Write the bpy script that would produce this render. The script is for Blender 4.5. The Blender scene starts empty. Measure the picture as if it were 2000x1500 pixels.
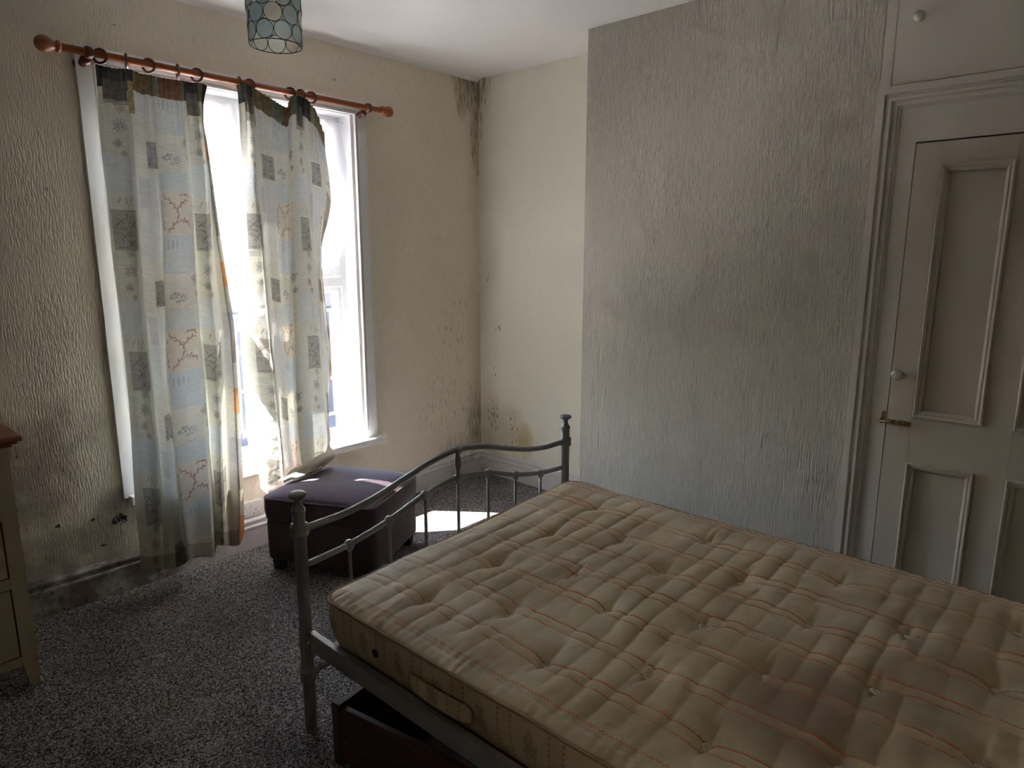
import bpy, bmesh, math, random
import numpy as np
from mathutils import Vector, Matrix
random.seed(7)
SC = bpy.context.scene
COL = SC.collection
PI = math.pi
R = math.radians

# ------------------------------------------------------------------ camera
cam_d = bpy.data.cameras.new('camera')
cam = bpy.data.objects.new('camera', cam_d)
COL.objects.link(cam)
SC.camera = cam
cam_d.sensor_fit = 'HORIZONTAL'
cam_d.sensor_width = 36.0
cam_d.lens = 1310.84 / 2000.0 * 36.0
cam_d.clip_start = 0.02
_ya, _pi, _ro = R(48.4369), R(-10.7804), R(0.0472)
_fw = Vector((math.sin(_ya) * math.cos(_pi), math.cos(_ya) * math.cos(_pi), math.sin(_pi)))
_rt = Vector((math.cos(_ya), -math.sin(_ya), 0))
_up = _rt.cross(_fw)
_r2 = _rt * math.cos(_ro) + _up * math.sin(_ro)
_u2 = -_rt * math.sin(_ro) + _up * math.cos(_ro)
_m = Matrix((_r2, _u2, -_fw)).transposed().to_4x4()
_m.translation = Vector((-3.2726, -3.1915, 1.4915))
cam.matrix_world = _m

# ------------------------------------------------------------------ light
SC.view_settings.view_transform = 'Standard'
SC.view_settings.look = 'None'
SC.view_settings.gamma = 1.0
SC.view_settings.use_curve_mapping = False
SC.view_settings.exposure = 3.35
SC.cycles.use_denoising = True
SC.cycles.max_bounces = 12
SC.cycles.diffuse_bounces = 8
SC.cycles.transparent_max_bounces = 24
SC.cycles.sample_clamp_indirect = 6.0
SC.cycles.caustics_reflective = False
SC.cycles.caustics_refractive = False

w = bpy.data.worlds.new('sky'); SC.world = w; w.use_nodes = True
wn = w.node_tree.nodes; wl = w.node_tree.links
bg = wn['Background']
sky = wn.new('ShaderNodeTexSky'); sky.sky_type = 'NISHITA'; sky.sun_disc = False
sky.sun_elevation = R(52.8); sky.sun_rotation = R(0); sky.altitude = 50; sky.air_density = 1.2; sky.dust_density = 1.5
wl.new(sky.outputs[0], bg.inputs[0]); bg.inputs[1].default_value = 0.36

SUN_DIR = Vector((0.41, -0.545, -0.895)).normalized()
sd = bpy.data.lights.new('sun', 'SUN'); so = bpy.data.objects.new('sun', sd); COL.objects.link(so)
so.rotation_euler = SUN_DIR.to_track_quat('-Z', 'Y').to_euler()
so.location = (-6, 8, 9)
sd.energy = 46.0; sd.angle = R(0.53); sd.color = (1.0, 0.94, 0.86)
sky.sun_rotation = math.atan2(-SUN_DIR.x, -SUN_DIR.y)
# daylight gathered at the window opening
pd = bpy.data.lights.new('window_portal', 'AREA'); po = bpy.data.objects.new('window_portal', pd); COL.objects.link(po)
pd.shape = 'RECTANGLE'; pd.size = 1.3; pd.size_y = 1.85; pd.cycles.is_portal = True
po.location = (-1.604, 0.30, 1.35); po.rotation_euler = (R(-90), 0, 0)
# unseen fill light added on the landing, shining in through the doorway behind the camera
ld = bpy.data.lights.new('landing_fill', 'AREA'); lo = bpy.data.objects.new('landing_fill', ld); COL.objects.link(lo)
ld.shape = 'DISK'; ld.size = 0.5; ld.energy = 0.7; ld.color = (1.0, 0.86, 0.68)
lo.location = (-4.75, -2.9, 2.3); lo.rotation_euler = (0, R(-50), 0)

# ------------------------------------------------------------------ node helper
class NT:
    def __init__(s, name, rough=0.8, spec=0.3, metal=0.0):
        s.m = bpy.data.materials.new(name); s.m.use_nodes = True
        s.t = s.m.node_tree; s.n = s.t.nodes; s.b = s.n['Principled BSDF']; s.out = s.n['Material Output']
        s.b.inputs['Roughness'].default_value = rough
        s.b.inputs['Specular IOR Level'].default_value = spec
        s.b.inputs['Metallic'].default_value = metal
        s._c = None
    def _set(s, sock, v):
        if isinstance(v, bpy.types.NodeSocket): s.t.links.new(v, sock)
        elif v is not None:
            if hasattr(v, '__len__') and len(v) == 3 and sock.type == 'RGBA': v = (*v, 1)
            sock.default_value = v
    def co(s, kind='Object'):
        if s._c is None: s._c = s.n.new('ShaderNodeTexCoord')
        return s._c.outputs[kind]
    def xyz(s, v=None):
        q = s.n.new('ShaderNodeSeparateXYZ'); s._set(q.inputs[0], v or s.co()); return q.outputs
    def vec(s, a, b, c):
        q = s.n.new('ShaderNodeCombineXYZ')
        for i, v in enumerate((a, b, c)): s._set(q.inputs[i], v)
        return q.outputs[0]
    def map(s, scale=(1, 1, 1), v=None, loc=(0, 0, 0), rot=(0, 0, 0)):
        q = s.n.new('ShaderNodeMapping'); s._set(q.inputs[0], v or s.co())
        q.inputs['Scale'].default_value = scale; q.inputs['Location'].default_value = loc; q.inputs['Rotation'].default_value = rot
        return q.outputs[0]
    def noise(s, v=None, scale=5, detail=4, rough=0.5, dist=0.0, color=False):
        q = s.n.new('ShaderNodeTexNoise'); s._set(q.inputs['Vector'], v or s.co())
        q.inputs['Scale'].default_value = scale; q.inputs['Detail'].default_value = detail
        q.inputs['Roughness'].default_value = rough; q.inputs['Distortion'].default_value = dist
        return q.outputs['Color' if color else 'Fac']
    def voro(s, v=None, scale=5, feature='F1', out='Distance', rnd=1.0):
        q = s.n.new('ShaderNodeTexVoronoi'); q.feature = feature; s._set(q.inputs['Vector'], v or s.co())
        q.inputs['Scale'].default_value = scale; q.inputs['Randomness'].default_value = rnd
        return q.outputs[out]
    def mt(s, op, a, b=None, c=None, clamp=False):
        q = s.n.new('ShaderNodeMath'); q.operation = op; q.use_clamp = clamp
        for i, v in enumerate((a, b, c)):
            if v is not None: s._set(q.inputs[i], v)
        return q.outputs[0]
    def rng(s, v, a, b, c=0.0, d=1.0, smooth=True):
        q = s.n.new('ShaderNodeMapRange'); q.interpolation_type = 'SMOOTHSTEP' if smooth else 'LINEAR'
        for i, x in enumerate((v, a, b, c, d)): s._set(q.inputs[i], x)
        return q.outputs[0]
    def mix(s, f, a, b, mode='MIX'):
        q = s.n.new('ShaderNodeMix'); q.data_type = 'RGBA'; q.blend_type = mode
        s._set(q.inputs[0], f); s._set(q.inputs[6], a); s._set(q.inputs[7], b)
        return q.outputs[2]
    def color(s, v): s._set(s.b.inputs['Base Color'], v); return s
    def bump(s, h, strength=0.5, dist=0.01, nrm=None):
        q = s.n.new('ShaderNodeBump'); s._set(q.inputs['Height'], h)
        q.inputs['Strength'].default_value = strength; q.inputs['Distance'].default_value = dist
        if nrm: s._set(q.inputs['Normal'], nrm)
        s._set(s.b.inputs['Normal'], q.outputs[0]); return q.outputs[0]
    def ell(s, a, b, ca, cb, ra, rb):
        """soft elliptical mask, 1 in the middle, 0 at the rim"""
        u = s.mt('DIVIDE', s.mt('SUBTRACT', a, ca), ra); v = s.mt('DIVIDE', s.mt('SUBTRACT', b, cb), rb)
        d = s.mt('ADD', s.mt('MULTIPLY', u, u), s.mt('MULTIPLY', v, v))
        return s.rng(d, 1.0, 0.0)
    def add(s, *v):
        r = v[0]
        for q in v[1:]: r = s.mt('ADD', r, q)
        return r
    def mx(s, *v):
        r = v[0]
        for q in v[1:]: r = s.mt('MAXIMUM', r, q)
        return r

# ------------------------------------------------------------------ mesh helpers
def new_obj(name, me, mat=None, parent=None, smooth=False):
    if mat is not None:
        for m in (mat if isinstance(mat, (list, tuple)) else [mat]): me.materials.append(m)
    if smooth:
        me.polygons.foreach_set('use_smooth', [True] * len(me.polygons))
    o = bpy.data.objects.new(name, me); COL.objects.link(o)
    if parent is not None:
        o.parent = parent
        o.matrix_parent_inverse = Matrix.Translation(-Vector(wloc(parent)))
    return o
WL = {}
def wloc(o): return WL.get(o.name, (0, 0, 0))
def from_bm(name, bm, mat=None, parent=None, smooth=False):
    bmesh.ops.recalc_face_normals(bm, faces=bm.faces)
    me = bpy.data.meshes.new(name); bm.to_mesh(me); bm.free()
    return new_obj(name, me, mat, parent, smooth)
def tag(o, label=None, cat=None, group=None, kind=None):
    for k, v in (('label', label), ('category', cat), ('group', group), ('kind', kind)):
        if v: o[k] = v
    return o
def thing(name, loc, label, cat, group=None):
    o = bpy.data.objects.new(name, None); COL.objects.link(o); o.location = loc; o.empty_display_size = 0.1
    WL[o.name] = tuple(loc)
    return tag(o, label, cat, group)
def box(bm, lo, hi, bevel=0.0, rot=None, piv=None, seg=2):
    r = bmesh.ops.create_cube(bm, size=1.0)
    vs = r['verts']
    c = (Vector(lo) + Vector(hi)) / 2; s = Vector(hi) - Vector(lo)
    for v in vs: v.co = Vector((v.co.x * s.x, v.co.y * s.y, v.co.z * s.z)) + c
    if rot is not None:
        p = Vector(piv if piv is not None else c)
        for v in vs: v.co = rot @ (v.co - p) + p
    if bevel > 0:
        es = list({e for v in vs for e in v.link_edges})
        bmesh.ops.bevel(bm, geom=es, offset=bevel, segments=seg, affect='EDGES', profile=0.6)
def mkbox(name, lo, hi, mat, parent=None, bevel=0.0, rot=None, piv=None):
    bm = bmesh.new(); box(bm, lo, hi, bevel, rot, piv); return from_bm(name, bm, mat, parent)
def tube(bm, pts, rad, seg=10, cap=True, closed=False):
    pts = [Vector(p) for p in pts]; n = len(pts)
    rads = rad if hasattr(rad, '__len__') else [rad] * n
    rings = []; prev = None
    for i, p in enumerate(pts):
        a = pts[(i - 1) % n] if (closed or i > 0) else p
        b = pts[(i + 1) % n] if (closed or i < n - 1) else p
        t = (b - a).normalized()
        if prev is None:
            ref = Vector((0, 0, 1)) if abs(t.z) < 0.9 else Vector((1, 0, 0))
            u = t.cross(ref).normalized()
        else:
            u = (prev - t * prev.dot(t)).normalized()
        prev = u; v = t.cross(u)
        rings.append([bm.verts.new(p + (u * math.cos(2 * PI * k / seg) + v * math.sin(2 * PI * k / seg)) * rads[i]) for k in range(seg)])
    m = n if closed else n - 1
    for i in range(m):
        A, B = rings[i], rings[(i + 1) % n]
        for k in range(seg): bm.faces.new((A[k], A[(k + 1) % seg], B[(k + 1) % seg], B[k]))
    if cap and not closed:
        bm.faces.new(rings[0]); bm.faces.new(rings[-1])
def lathe(bm, prof, axis_o, axis_d, seg=20):
    """prof: [(radius, distance along axis)]"""
    o = Vector(axis_o); d = Vector(axis_d).normalized()
    ref = Vector((0, 0, 1)) if abs(d.z) < 0.9 else Vector((1, 0, 0))
    u = d.cross(ref).normalized(); v = d.cross(u)
    rings = []
    for r, h in prof:
        if r < 1e-6: rings.append([bm.verts.new(o + d * h)])
        else: rings.append([bm.verts.new(o + d * h + (u * math.cos(2 * PI * k / seg) + v * math.sin(2 * PI * k / seg)) * r) for k in range(seg)])
    for A, B in zip(rings, rings[1:]):
        for k in range(seg):
            a0, a1 = A[k % len(A)], A[(k + 1) % len(A)]; b0, b1 = B[k % len(B)], B[(k + 1) % len(B)]
            f = [a0, a1, b1, b0]; g = []
            for q in f:
                if q not in g: g.append(q)
            if len(g) > 2: bm.faces.new(g)
    for q in (rings[0], rings[-1]):
        if len(q) > 2: bm.faces.new(q)
def extrude_profile(bm, prof, a, b, up=(0, 0, 1), out=(0, -1, 0)):
    """prism: closed profile [(out, up)] swept straight from a to b; mitre offsets may be given as third/fourth items"""
    a, b, up, out = map(Vector, (a, b, up, out)); d = (b - a).normalized()
    A = [bm.verts.new(a + out * p[0] + up * p[1] + d * (p[2] if len(p) > 2 else 0)) for p in prof]
    B = [bm.verts.new(b + out * p[0] + up * p[1] + d * (p[3] if len(p) > 3 else 0)) for p in prof]
    n = len(prof)
    for i in range(n): bm.faces.new((A[i], A[(i + 1) % n], B[(i + 1) % n], B[i]))
    bm.faces.new(A); bm.faces.new(B)
def grid_mesh(name, P, mat, parent=None, smooth=True, colors=None, uv=None, closed_u=False):
    """P: array (nv, nu, 3)"""
    nv, nu = P.shape[:2]
    idx = np.arange(nv * nu).reshape(nv, nu)
    if closed_u: idx2 = np.concatenate([idx, idx[:, :1]], 1)
    else: idx2 = idx
    q = np.stack([idx2[:-1, :-1], idx2[:-1, 1:], idx2[1:, 1:], idx2[1:, :-1]], -1).reshape(-1, 4)
    me = bpy.data.meshes.new(name)
    me.vertices.add(nv * nu); me.vertices.foreach_set('co', P.reshape(-1).astype(np.float32))
    me.loops.add(q.size); me.loops.foreach_set('vertex_index', q.reshape(-1).astype(np.int32))
    me.polygons.add(len(q)); me.polygons.foreach_set('loop_start', (np.arange(len(q)) * 4).astype(np.int32))
    me.polygons.foreach_set('loop_total', np.full(len(q), 4, np.int32)) if False else None
    me.update(calc_edges=True)
    if colors is not None:
        at = me.color_attributes.new('print', 'FLOAT_COLOR', 'POINT')
        c = np.ones((nv * nu, 4), np.float32); c[:, :3] = colors.reshape(-1, 3); at.data.foreach_set('color', c.reshape(-1))
    if uv is not None:
        l = me.uv_layers.new(name='cloth'); l.data.foreach_set('uv', uv.reshape(-1, 2)[q.reshape(-1)].reshape(-1).astype(np.float32))
    me.validate()
    return new_obj(name, me, mat, parent, smooth)
def wob(x, y, seed=0, f=1.0):
    """cheap smooth pseudo noise in -1..1"""
    rs = np.random.RandomState(seed); s = 0; a = 0
    for k in range(6):
        th = rs.rand() * 2 * PI; fr = f * (0.6 + 1.1 * rs.rand()) * (1 + 0.45 * k); ph = rs.rand() * 6.28; am = 1 / (1 + 0.5 * k)
        s = s + am * np.sin((x * math.cos(th) + y * math.sin(th)) * fr * 6.28 + ph + 1.3 * np.sin(0.7 * fr * 6.28 * (y * math.cos(th) - x * math.sin(th)) + ph * 2)); a += am
    return s / a

# ------------------------------------------------------------------ materials
def plain(name, c, rough=0.6, spec=0.3, metal=0.0, var=0.0, bump=0.0, bscale=60):
    n = NT(name, rough, spec, metal)
    if var > 0:
        f = n.noise(scale=6, detail=6)
        n.color(n.mix(f, tuple(v * (1 - var) for v in c), tuple(min(1, v * (1 + var)) for v in c)))
    else: n.color(c)
    if bump > 0: n.bump(n.noise(scale=bscale, detail=3), bump, 0.004)
    return n.m

def wall_mat(name, base, along, tex, masks=None, rough=0.75, dist=0.0048, zs=20):
    """along: 0 when the wall runs along x, 1 when along y. tex: depth of the ribbed relief"""
    n = NT(name, rough, 0.25)
    x = n.xyz(); A = x[along]; Z = x[2]
    patch = n.noise(scale=1.3, detail=4)
    col = n.mix(n.rng(patch, 0.3, 0.75), tuple(v * 0.95 for v in base), tuple(v * 1.03 for v in base))
    v = n.vec(A, 0.0, Z)
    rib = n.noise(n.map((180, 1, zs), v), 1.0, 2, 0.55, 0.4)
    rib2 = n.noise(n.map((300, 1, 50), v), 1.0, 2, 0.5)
    col = n.mix(n.rng(rib, 0.40, 0.62, 0.16 * min(tex, 1.0), 0.0), col, tuple(v_ * 0.45 for v_ in base))  # groove dirt plus rib shading, put into the colour so the relief reads
    if masks: col = masks(n, A, Z, v, col, rib)
    n.color(col)
    h = n.mt('ADD', n.mt('MULTIPLY', rib, tex), n.mt('MULTIPLY', rib2, tex * 0.4))
    h = n.mt('ADD', h, n.mt('MULTIPLY', n.noise(scale=3.0, detail=2), 0.25))
    n.bump(h, 1.0, dist)
    return n.m

DARK = (0.045, 0.040, 0.032); BROWN = (0.30, 0.24, 0.15); YELL = (0.42, 0.33, 0.14)
def stain(n, col, amount, colour): return n.mix(n.mt('MINIMUM', amount, 1.0), col, colour)
def masks_window(n, A, Z, v, col, rib):
    streak = n.noise(n.map((75, 1, 9), v), 1.0, 4, 0.6)
    speck = n.noise(n.map((60, 1, 45), v), 1.0, 4, 0.7)
    cloud = n.noise(n.map((9, 1, 8), v), 1.0, 5, 0.6)
    cor = n.rng(A, -0.16, 0.0)
    # brown tinge up the whole corner, heavier low down
    low = n.rng(Z, 1.3, 0.25)
    col = stain(n, col, n.mt('MULTIPLY', n.mt('MULTIPLY', cor, cloud), n.mt('ADD', n.mt('MULTIPLY', low, 0.35), 0.45)), BROWN)
    # black streaks under the ceiling in the corner
    top = n.mx(n.ell(A, Z, -0.03, 2.62, 0.26, 0.28), n.mt('MULTIPLY', n.ell(A, Z, -0.015, 2.30, 0.085, 0.42), 0.6), n.mt('MULTIPLY', n.ell(A, Z, -0.15, 2.50, 0.07, 0.22), 0.7))
    a = n.rng(n.mt('ADD', streak, n.mt('MULTIPLY', top, 0.16)), 0.58, 0.72)
    col = stain(n, col, n.mt('MULTIPLY', n.mt('MULTIPLY', a, n.rng(top, 0.02, 0.3)), 0.8), DARK)
    col = stain(n, col, n.mt('MULTIPLY', n.mt('MULTIPLY', n.rng(top, 0.0, 0.6), cloud), 0.9), BROWN)
    # scattered streaky spots between window and corner
    sp = n.mx(n.ell(A, Z, -0.24, 0.95, 0.28, 0.55), n.ell(A, Z, -0.10, 0.45, 0.22, 0.42), n.ell(A, Z, -0.38, 0.55, 0.30, 0.40), n.mt('MULTIPLY', n.ell(A, Z, -0.30, 1.62, 0.14, 0.16), 0.8))
    b = n.rng(n.mt('ADD', n.noise(n.map((55, 1, 14), v, (3, 0, 1)), 1.0, 4, 0.7), n.mt('MULTIPLY', sp, 0.13)), 0.66, 0.78)
    col = stain(n, col, n.mt('MULTIPLY', n.mt('MULTIPLY', b, n.rng(sp, 0.0, 0.25)), 0.42), DARK)
    c = n.mx(n.ell(A, Z, -0.05, 0.33, 0.12, 0.26), n.mt('MULTIPLY', n.ell(A, Z, -0.22, 0.2, 0.22, 0.14), 0.7))
    col = stain(n, col, n.mt('MULTIPLY', n.mt('MULTIPLY', c, n.rng(streak, 0.40, 0.62)), 0.75), (0.13, 0.10, 0.06))
    # grey black mould low on the left
    m1 = n.mx(n.ell(A, Z, -2.62, 0.62, 0.24, 0.34), n.mt('MULTIPLY', n.ell(A, Z, -2.30, 0.34, 0.16, 0.20), 0.95), n.mt('MULTIPLY', n.ell(A, Z, -2.5, 0.22, 0.50, 0.22), 0.75), n.mt('MULTIPLY', n.ell(A, Z, -2.55, 0.75, 0.35, 0.35), 0.5))
    d = n.rng(n.mt('ADD', cloud, n.mt('MULTIPLY', m1, 0.45)), 0.55, 1.0)
    col = stain(n, col, n.mt('MULTIPLY', n.mt('MULTIPLY', d, n.rng(m1, 0.0, 0.6)), 0.62), (0.17, 0.13, 0.11))
    e = n.rng(n.mt('ADD', speck, n.mt('MULTIPLY', m1, 0.13)), 0.70, 0.78)
    col = stain(n, col, n.mt('MULTIPLY', n.mt('MULTIPLY', e, n.rng(m1, 0.0, 0.3)), 0.8), DARK)
    f = n.mx(n.ell(A, Z, -2.315, 0.335, 0.045, 0.038), n.ell(A, Z, -2.55, 0.375, 0.015, 0.012), n.ell(A, Z, -2.42, 0.365, 0.015, 0.010), n.ell(A, Z, -2.39, 0.235, 0.018, 0.012))
    col = stain(n, col, n.mt('MULTIPLY', n.rng(n.mt('ADD', n.mt('MULTIPLY', f, 0.30), speck), 0.62, 0.80), n.rng(f, 0, 0.45)), (0.015, 0.014, 0.012))
    g = n.mx(n.ell(A, Z, -2.44, 1.75, 0.012, 0.012), n.ell(A, Z, -1.08, 2.40, 0.014, 0.007), n.ell(A, Z, -2.13, 2.42, 0.012, 0.006))
    return stain(n, col, n.mt('MULTIPLY', g, 0.5), DARK)
def masks_alcove(n, A, Z, v, col, rib):
    streak = n.noise(n.map((75, 1, 9), v), 1.0, 4, 0.6)
    cloud = n.noise(n.map((9, 1, 8), v), 1.0, 5, 0.6)
    top = n.mx(n.ell(A, Z, 0.0, 2.62, 0.14, 0.28), n.mt('MULTIPLY', n.ell(A, Z, 0.0, 2.32, 0.06, 0.30), 0.6))
    a = n.rng(n.mt('ADD', streak, n.mt('MULTIPLY', top, 0.16)), 0.60, 0.74)
    col = stain(n, col, n.mt('MULTIPLY', n.mt('MULTIPLY', a, n.rng(top, 0.02, 0.3)), 0.85), DARK)
    col = stain(n, col, n.mt('MULTIPLY', n.mt('MULTIPLY', top, cloud), 0.5), BROWN)
    y = n.mx(n.ell(A, Z, -0.40, 0.28, 0.10, 0.17), n.mt('MULTIPLY', n.ell(A, Z, -0.28, 0.32, 0.16, 0.26), 0.6), n.mt('MULTIPLY', n.ell(A, Z, -0.10, 0.30, 0.14, 0.32), 0.55))
    col = stain(n, col, n.mt('MULTIPLY', n.mt('MULTIPLY', y, n.rng(cloud, 0.2, 0.6)), 0.75), YELL)
    c = n.mx(n.ell(A, Z, -0.12, 0.40, 0.09, 0.20), n.mt('MULTIPLY', n.ell(A, Z, -0.30, 0.34, 0.09, 0.22), 0.85), n.mt('MULTIPLY', n.ell(A, Z, -0.12, 0.80, 0.06, 0.30), 0.7), n.ell(A, Z, -0.17, 1.02, 0.05, 0.035), n.mt('MULTIPLY', n.ell(A, Z, -0.07, 1.40, 0.03, 0.20), 0.8))
    b = n.rng(n.mt('ADD', n.noise(n.map((60, 1, 22), v, (1, 0, 5)), 1.0, 4, 0.7), n.mt('MULTIPLY', c, 0.20)), 0.70, 0.80)
    col = stain(n, col, n.mt('MULTIPLY', n.mt('MULTIPLY', b, n.rng(c, 0.0, 0.25)), 0.8), DARK)
    s = n.mt('MULTIPLY', n.mt('MULTIPLY', n.rng(A, -0.55, -0.05), n.rng(Z, 0.75, 0.2)), n.rng(n.noise(n.map((110, 1, 3), v), 1.0, 2), 0.5, 0.7))
    return stain(n, col, n.mt('MULTIPLY', s, 0.25), BROWN)
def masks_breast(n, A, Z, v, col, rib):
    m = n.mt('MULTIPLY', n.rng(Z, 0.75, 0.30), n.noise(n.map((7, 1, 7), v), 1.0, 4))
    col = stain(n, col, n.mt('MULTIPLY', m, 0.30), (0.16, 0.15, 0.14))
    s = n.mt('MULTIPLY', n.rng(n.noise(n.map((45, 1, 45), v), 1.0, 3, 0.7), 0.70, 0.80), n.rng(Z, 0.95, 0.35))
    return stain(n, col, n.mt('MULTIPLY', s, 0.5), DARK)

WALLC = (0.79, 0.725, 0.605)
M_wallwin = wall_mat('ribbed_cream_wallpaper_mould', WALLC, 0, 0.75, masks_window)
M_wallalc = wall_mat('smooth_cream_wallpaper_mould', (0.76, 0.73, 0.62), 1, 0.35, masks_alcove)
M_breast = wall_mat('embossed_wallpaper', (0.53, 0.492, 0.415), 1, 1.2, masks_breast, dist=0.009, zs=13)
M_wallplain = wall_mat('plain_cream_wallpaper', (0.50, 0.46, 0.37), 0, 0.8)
M_ceil = plain('ceiling_paint', (0.84, 0.82, 0.81), 0.9, 0.1, var=0.02, bump=0.15, bscale=9)
M_gloss = plain('white_gloss_paint', (0.72, 0.72, 0.74), 0.35, 0.4, var=0.02, bump=0.06, bscale=25)
M_cup = plain('cupboard_cream_paint', (0.47, 0.42, 0.345), 0.42, 0.4, var=0.03, bump=0.10, bscale=30)
M_cuptrim = plain('cupboard_white_paint', (0.53, 0.49, 0.435), 0.42, 0.4, var=0.03, bump=0.10, bscale=30)
M_upvc = plain('white_window_plastic', (0.80, 0.81, 0.84), 0.25, 0.5)
M_pod = plain('socket_plastic', (0.70, 0.69, 0.68), 0.3, 0.5)
M_black = plain('black_holes', (0.01, 0.01, 0.01), 0.8, 0.1)
def skirt_mat():
    n = NT('skirting_gloss_paint_stained', 0.45, 0.4)
    x = n.xyz(); col = (0.64, 0.62, 0.62)
    cl = n.noise(scale=9, detail=6, rough=0.65)
    L = n.rng(x[0], -1.6, -2.25)
    col = n.mix(n.mt('MULTIPLY', n.mt('MULTIPLY', L, n.rng(cl, 0.25, 0.60)), 0.9), col, (0.15, 0.115, 0.09))
    sp = n.rng(n.noise(scale=42, detail=5, rough=0.7), 0.56, 0.66)
    col = n.mix(n.mt('MULTIPLY', n.mt('MULTIPLY', L, sp), 0.8), col, (0.05, 0.035, 0.03))
    C = n.mt('MULTIPLY', n.rng(x[0], -0.5, -0.02), n.rng(x[1], -0.35, -0.02))
    col = n.mix(n.mt('MULTIPLY', n.mt('MULTIPLY', C, n.rng(cl, 0.35, 0.7)), 0.75), col, (0.20, 0.16, 0.12))
    return n.color(col).m
M_skirt = skirt_mat()
def carpet():
    n = NT('speckled_grey_carpet', 1.0, 0.0)
    v = n.co(); d = n.noise(scale=60, detail=2, color=True)
    vv = n.n.new('ShaderNodeVectorMath'); vv.operation = 'MULTIPLY_ADD'
    n._set(vv.inputs[0], d); vv.inputs[1].default_value = (0.010,) * 3; n._set(vv.inputs[2], v)
    w1 = n.noise(vv.outputs[0], 300, 2, 0.6); w2 = n.noise(v, 120, 3, 0.7)
    cell = n.voro(vv.outputs[0], 270, out='Color'); cs = n.n.new('ShaderNodeSeparateColor'); n._set(cs.inputs[0], cell)
    f = n.mt('ADD', n.mt('MULTIPLY', cs.outputs[0], 0.5), n.mt('MULTIPLY', w1, 0.5))
    cr = n.n.new('ShaderNodeValToRGB'); n._set(cr.inputs[0], f); e = cr.color_ramp.elements
    e[0].position = 0.33; e[0].color = (0.045, 0.042, 0.048, 1); e[1].position = 0.78; e[1].color = (0.66, 0.63, 0.62, 1)
    q = e.new(0.52); q.color = (0.23, 0.215, 0.22, 1); q = e.new(0.62); q.color = (0.43, 0.41, 0.41, 1)
    x = n.xyz()
    dirt = n.rng(n.noise(scale=2.2, detail=4), 0.45, 0.75)
    col = n.mix(n.mt('MULTIPLY', dirt, 0.35), cr.outputs[0], (0.05, 0.045, 0.045))
    pale = n.mx(n.ell(x[0], x[1], -2.52, -1.30, 0.05, 0.03), n.mt('MULTIPLY', n.ell(x[0], x[1], -2.50, -1.10, 0.16, 0.10), 0.5))
    col = n.mix(n.mt('MULTIPLY', pale, n.mt('MULTIPLY', w2, 0.5)), col, (0.42, 0.41, 0.41))
    n.color(col); n.bump(n.mt('ADD', w1, cs.outputs[0]), 0.9, 0.006)
    return n.m
M_carpet = carpet()
def wood(name, c1, c2, rough=0.35, axis=0, scale=1.0, spec=0.5):
    n = NT(name, rough, spec)
    s = [30, 30, 30]; s[axis] = 2.0
    g = n.noise(n.map(tuple(q * scale for q in s)), 1.0, 6, 0.6, 0.6)
    g2 = n.noise(n.map(tuple(q * scale * 5 for q in s)), 1.0, 3, 0.5)
    f = n.mt('ADD', n.mt('MULTIPLY', g, 0.75), n.mt('MULTIPLY', g2, 0.25))
    n.color(n.mix(n.rng(f, 0.35, 0.65), c1, c2)); n.bump(g2, 0.15, 0.002)
    return n.m
M_rod = wood('varnished_orange_wood', (0.24, 0.068, 0.022), (0.34, 0.11, 0.038), 0.3)
M_ring = wood('dark_varnished_wood', (0.09, 0.024, 0.013), (0.14, 0.038, 0.020), 0.3)
M_dtop = wood('dresser_top_wood', (0.16, 0.055, 0.025), (0.24, 0.09, 0.04), 0.4)
M_box = wood('underbed_box_wood', (0.060, 0.023, 0.014), (0.095, 0.036, 0.021), 0.5, 1)
M_boxpost = wood('underbed_box_post_wood', (0.05, 0.026, 0.018), (0.085, 0.04, 0.026), 0.5, 2)
M_slat = wood('bed_slat_wood', (0.42, 0.30, 0.17), (0.52, 0.38, 0.23), 0.6, 0)
M_dress = plain('dresser_cream_paint', (0.37, 0.30, 0.20), 0.5, 0.3, var=0.05, bump=0.08, bscale=40)
M_metal = plain('grey_bed_enamel', (0.225, 0.228, 0.235), 0.38, 0.5, 0.25, var=0.05)
M_steel = plain('steel', (0.55, 0.55, 0.56), 0.3, 0.5, 1.0)
M_brass = plain('aged_brass', (0.30, 0.19, 0.085), 0.42, 0.5, 0.8, var=0.4)
M_knob = plain('cupboard_knob_paint', (0.52, 0.49, 0.42), 0.25, 0.6)
M_wire = plain('dark_wire', (0.05, 0.055, 0.055), 0.45, 0.5, 0.6)
def weave(name, c, c2, scale=420, rough=0.95):
    n = NT(name, rough, 0.15)
    v = n.co()
    a = n.noise(n.map((scale, scale * 0.3, scale * 0.3)), 1.0, 2); b = n.noise(n.map((scale * 0.3, scale * 0.3, scale)), 1.0, 2)
    f = n.mt('ADD', n.mt('MULTIPLY', a, 0.5), n.mt('MULTIPLY', b, 0.5))
    n.color(n.mix(n.rng(f, 0.3, 0.7), c, c2)); n.bump(f, 0.5, 0.002)
    n.b.inputs['Sheen Weight'].default_value = 0.25
    return n.m
M_otto = weave('aubergine_woven_fabric', (0.050, 0.028, 0.040), (0.105, 0.066, 0.085))
M_ottopipe = weave('aubergine_piping', (0.10, 0.065, 0.080), (0.16, 0.11, 0.13))
M_foot = plain('black_plastic_foot', (0.012, 0.012, 0.014), 0.35, 0.4)
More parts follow.
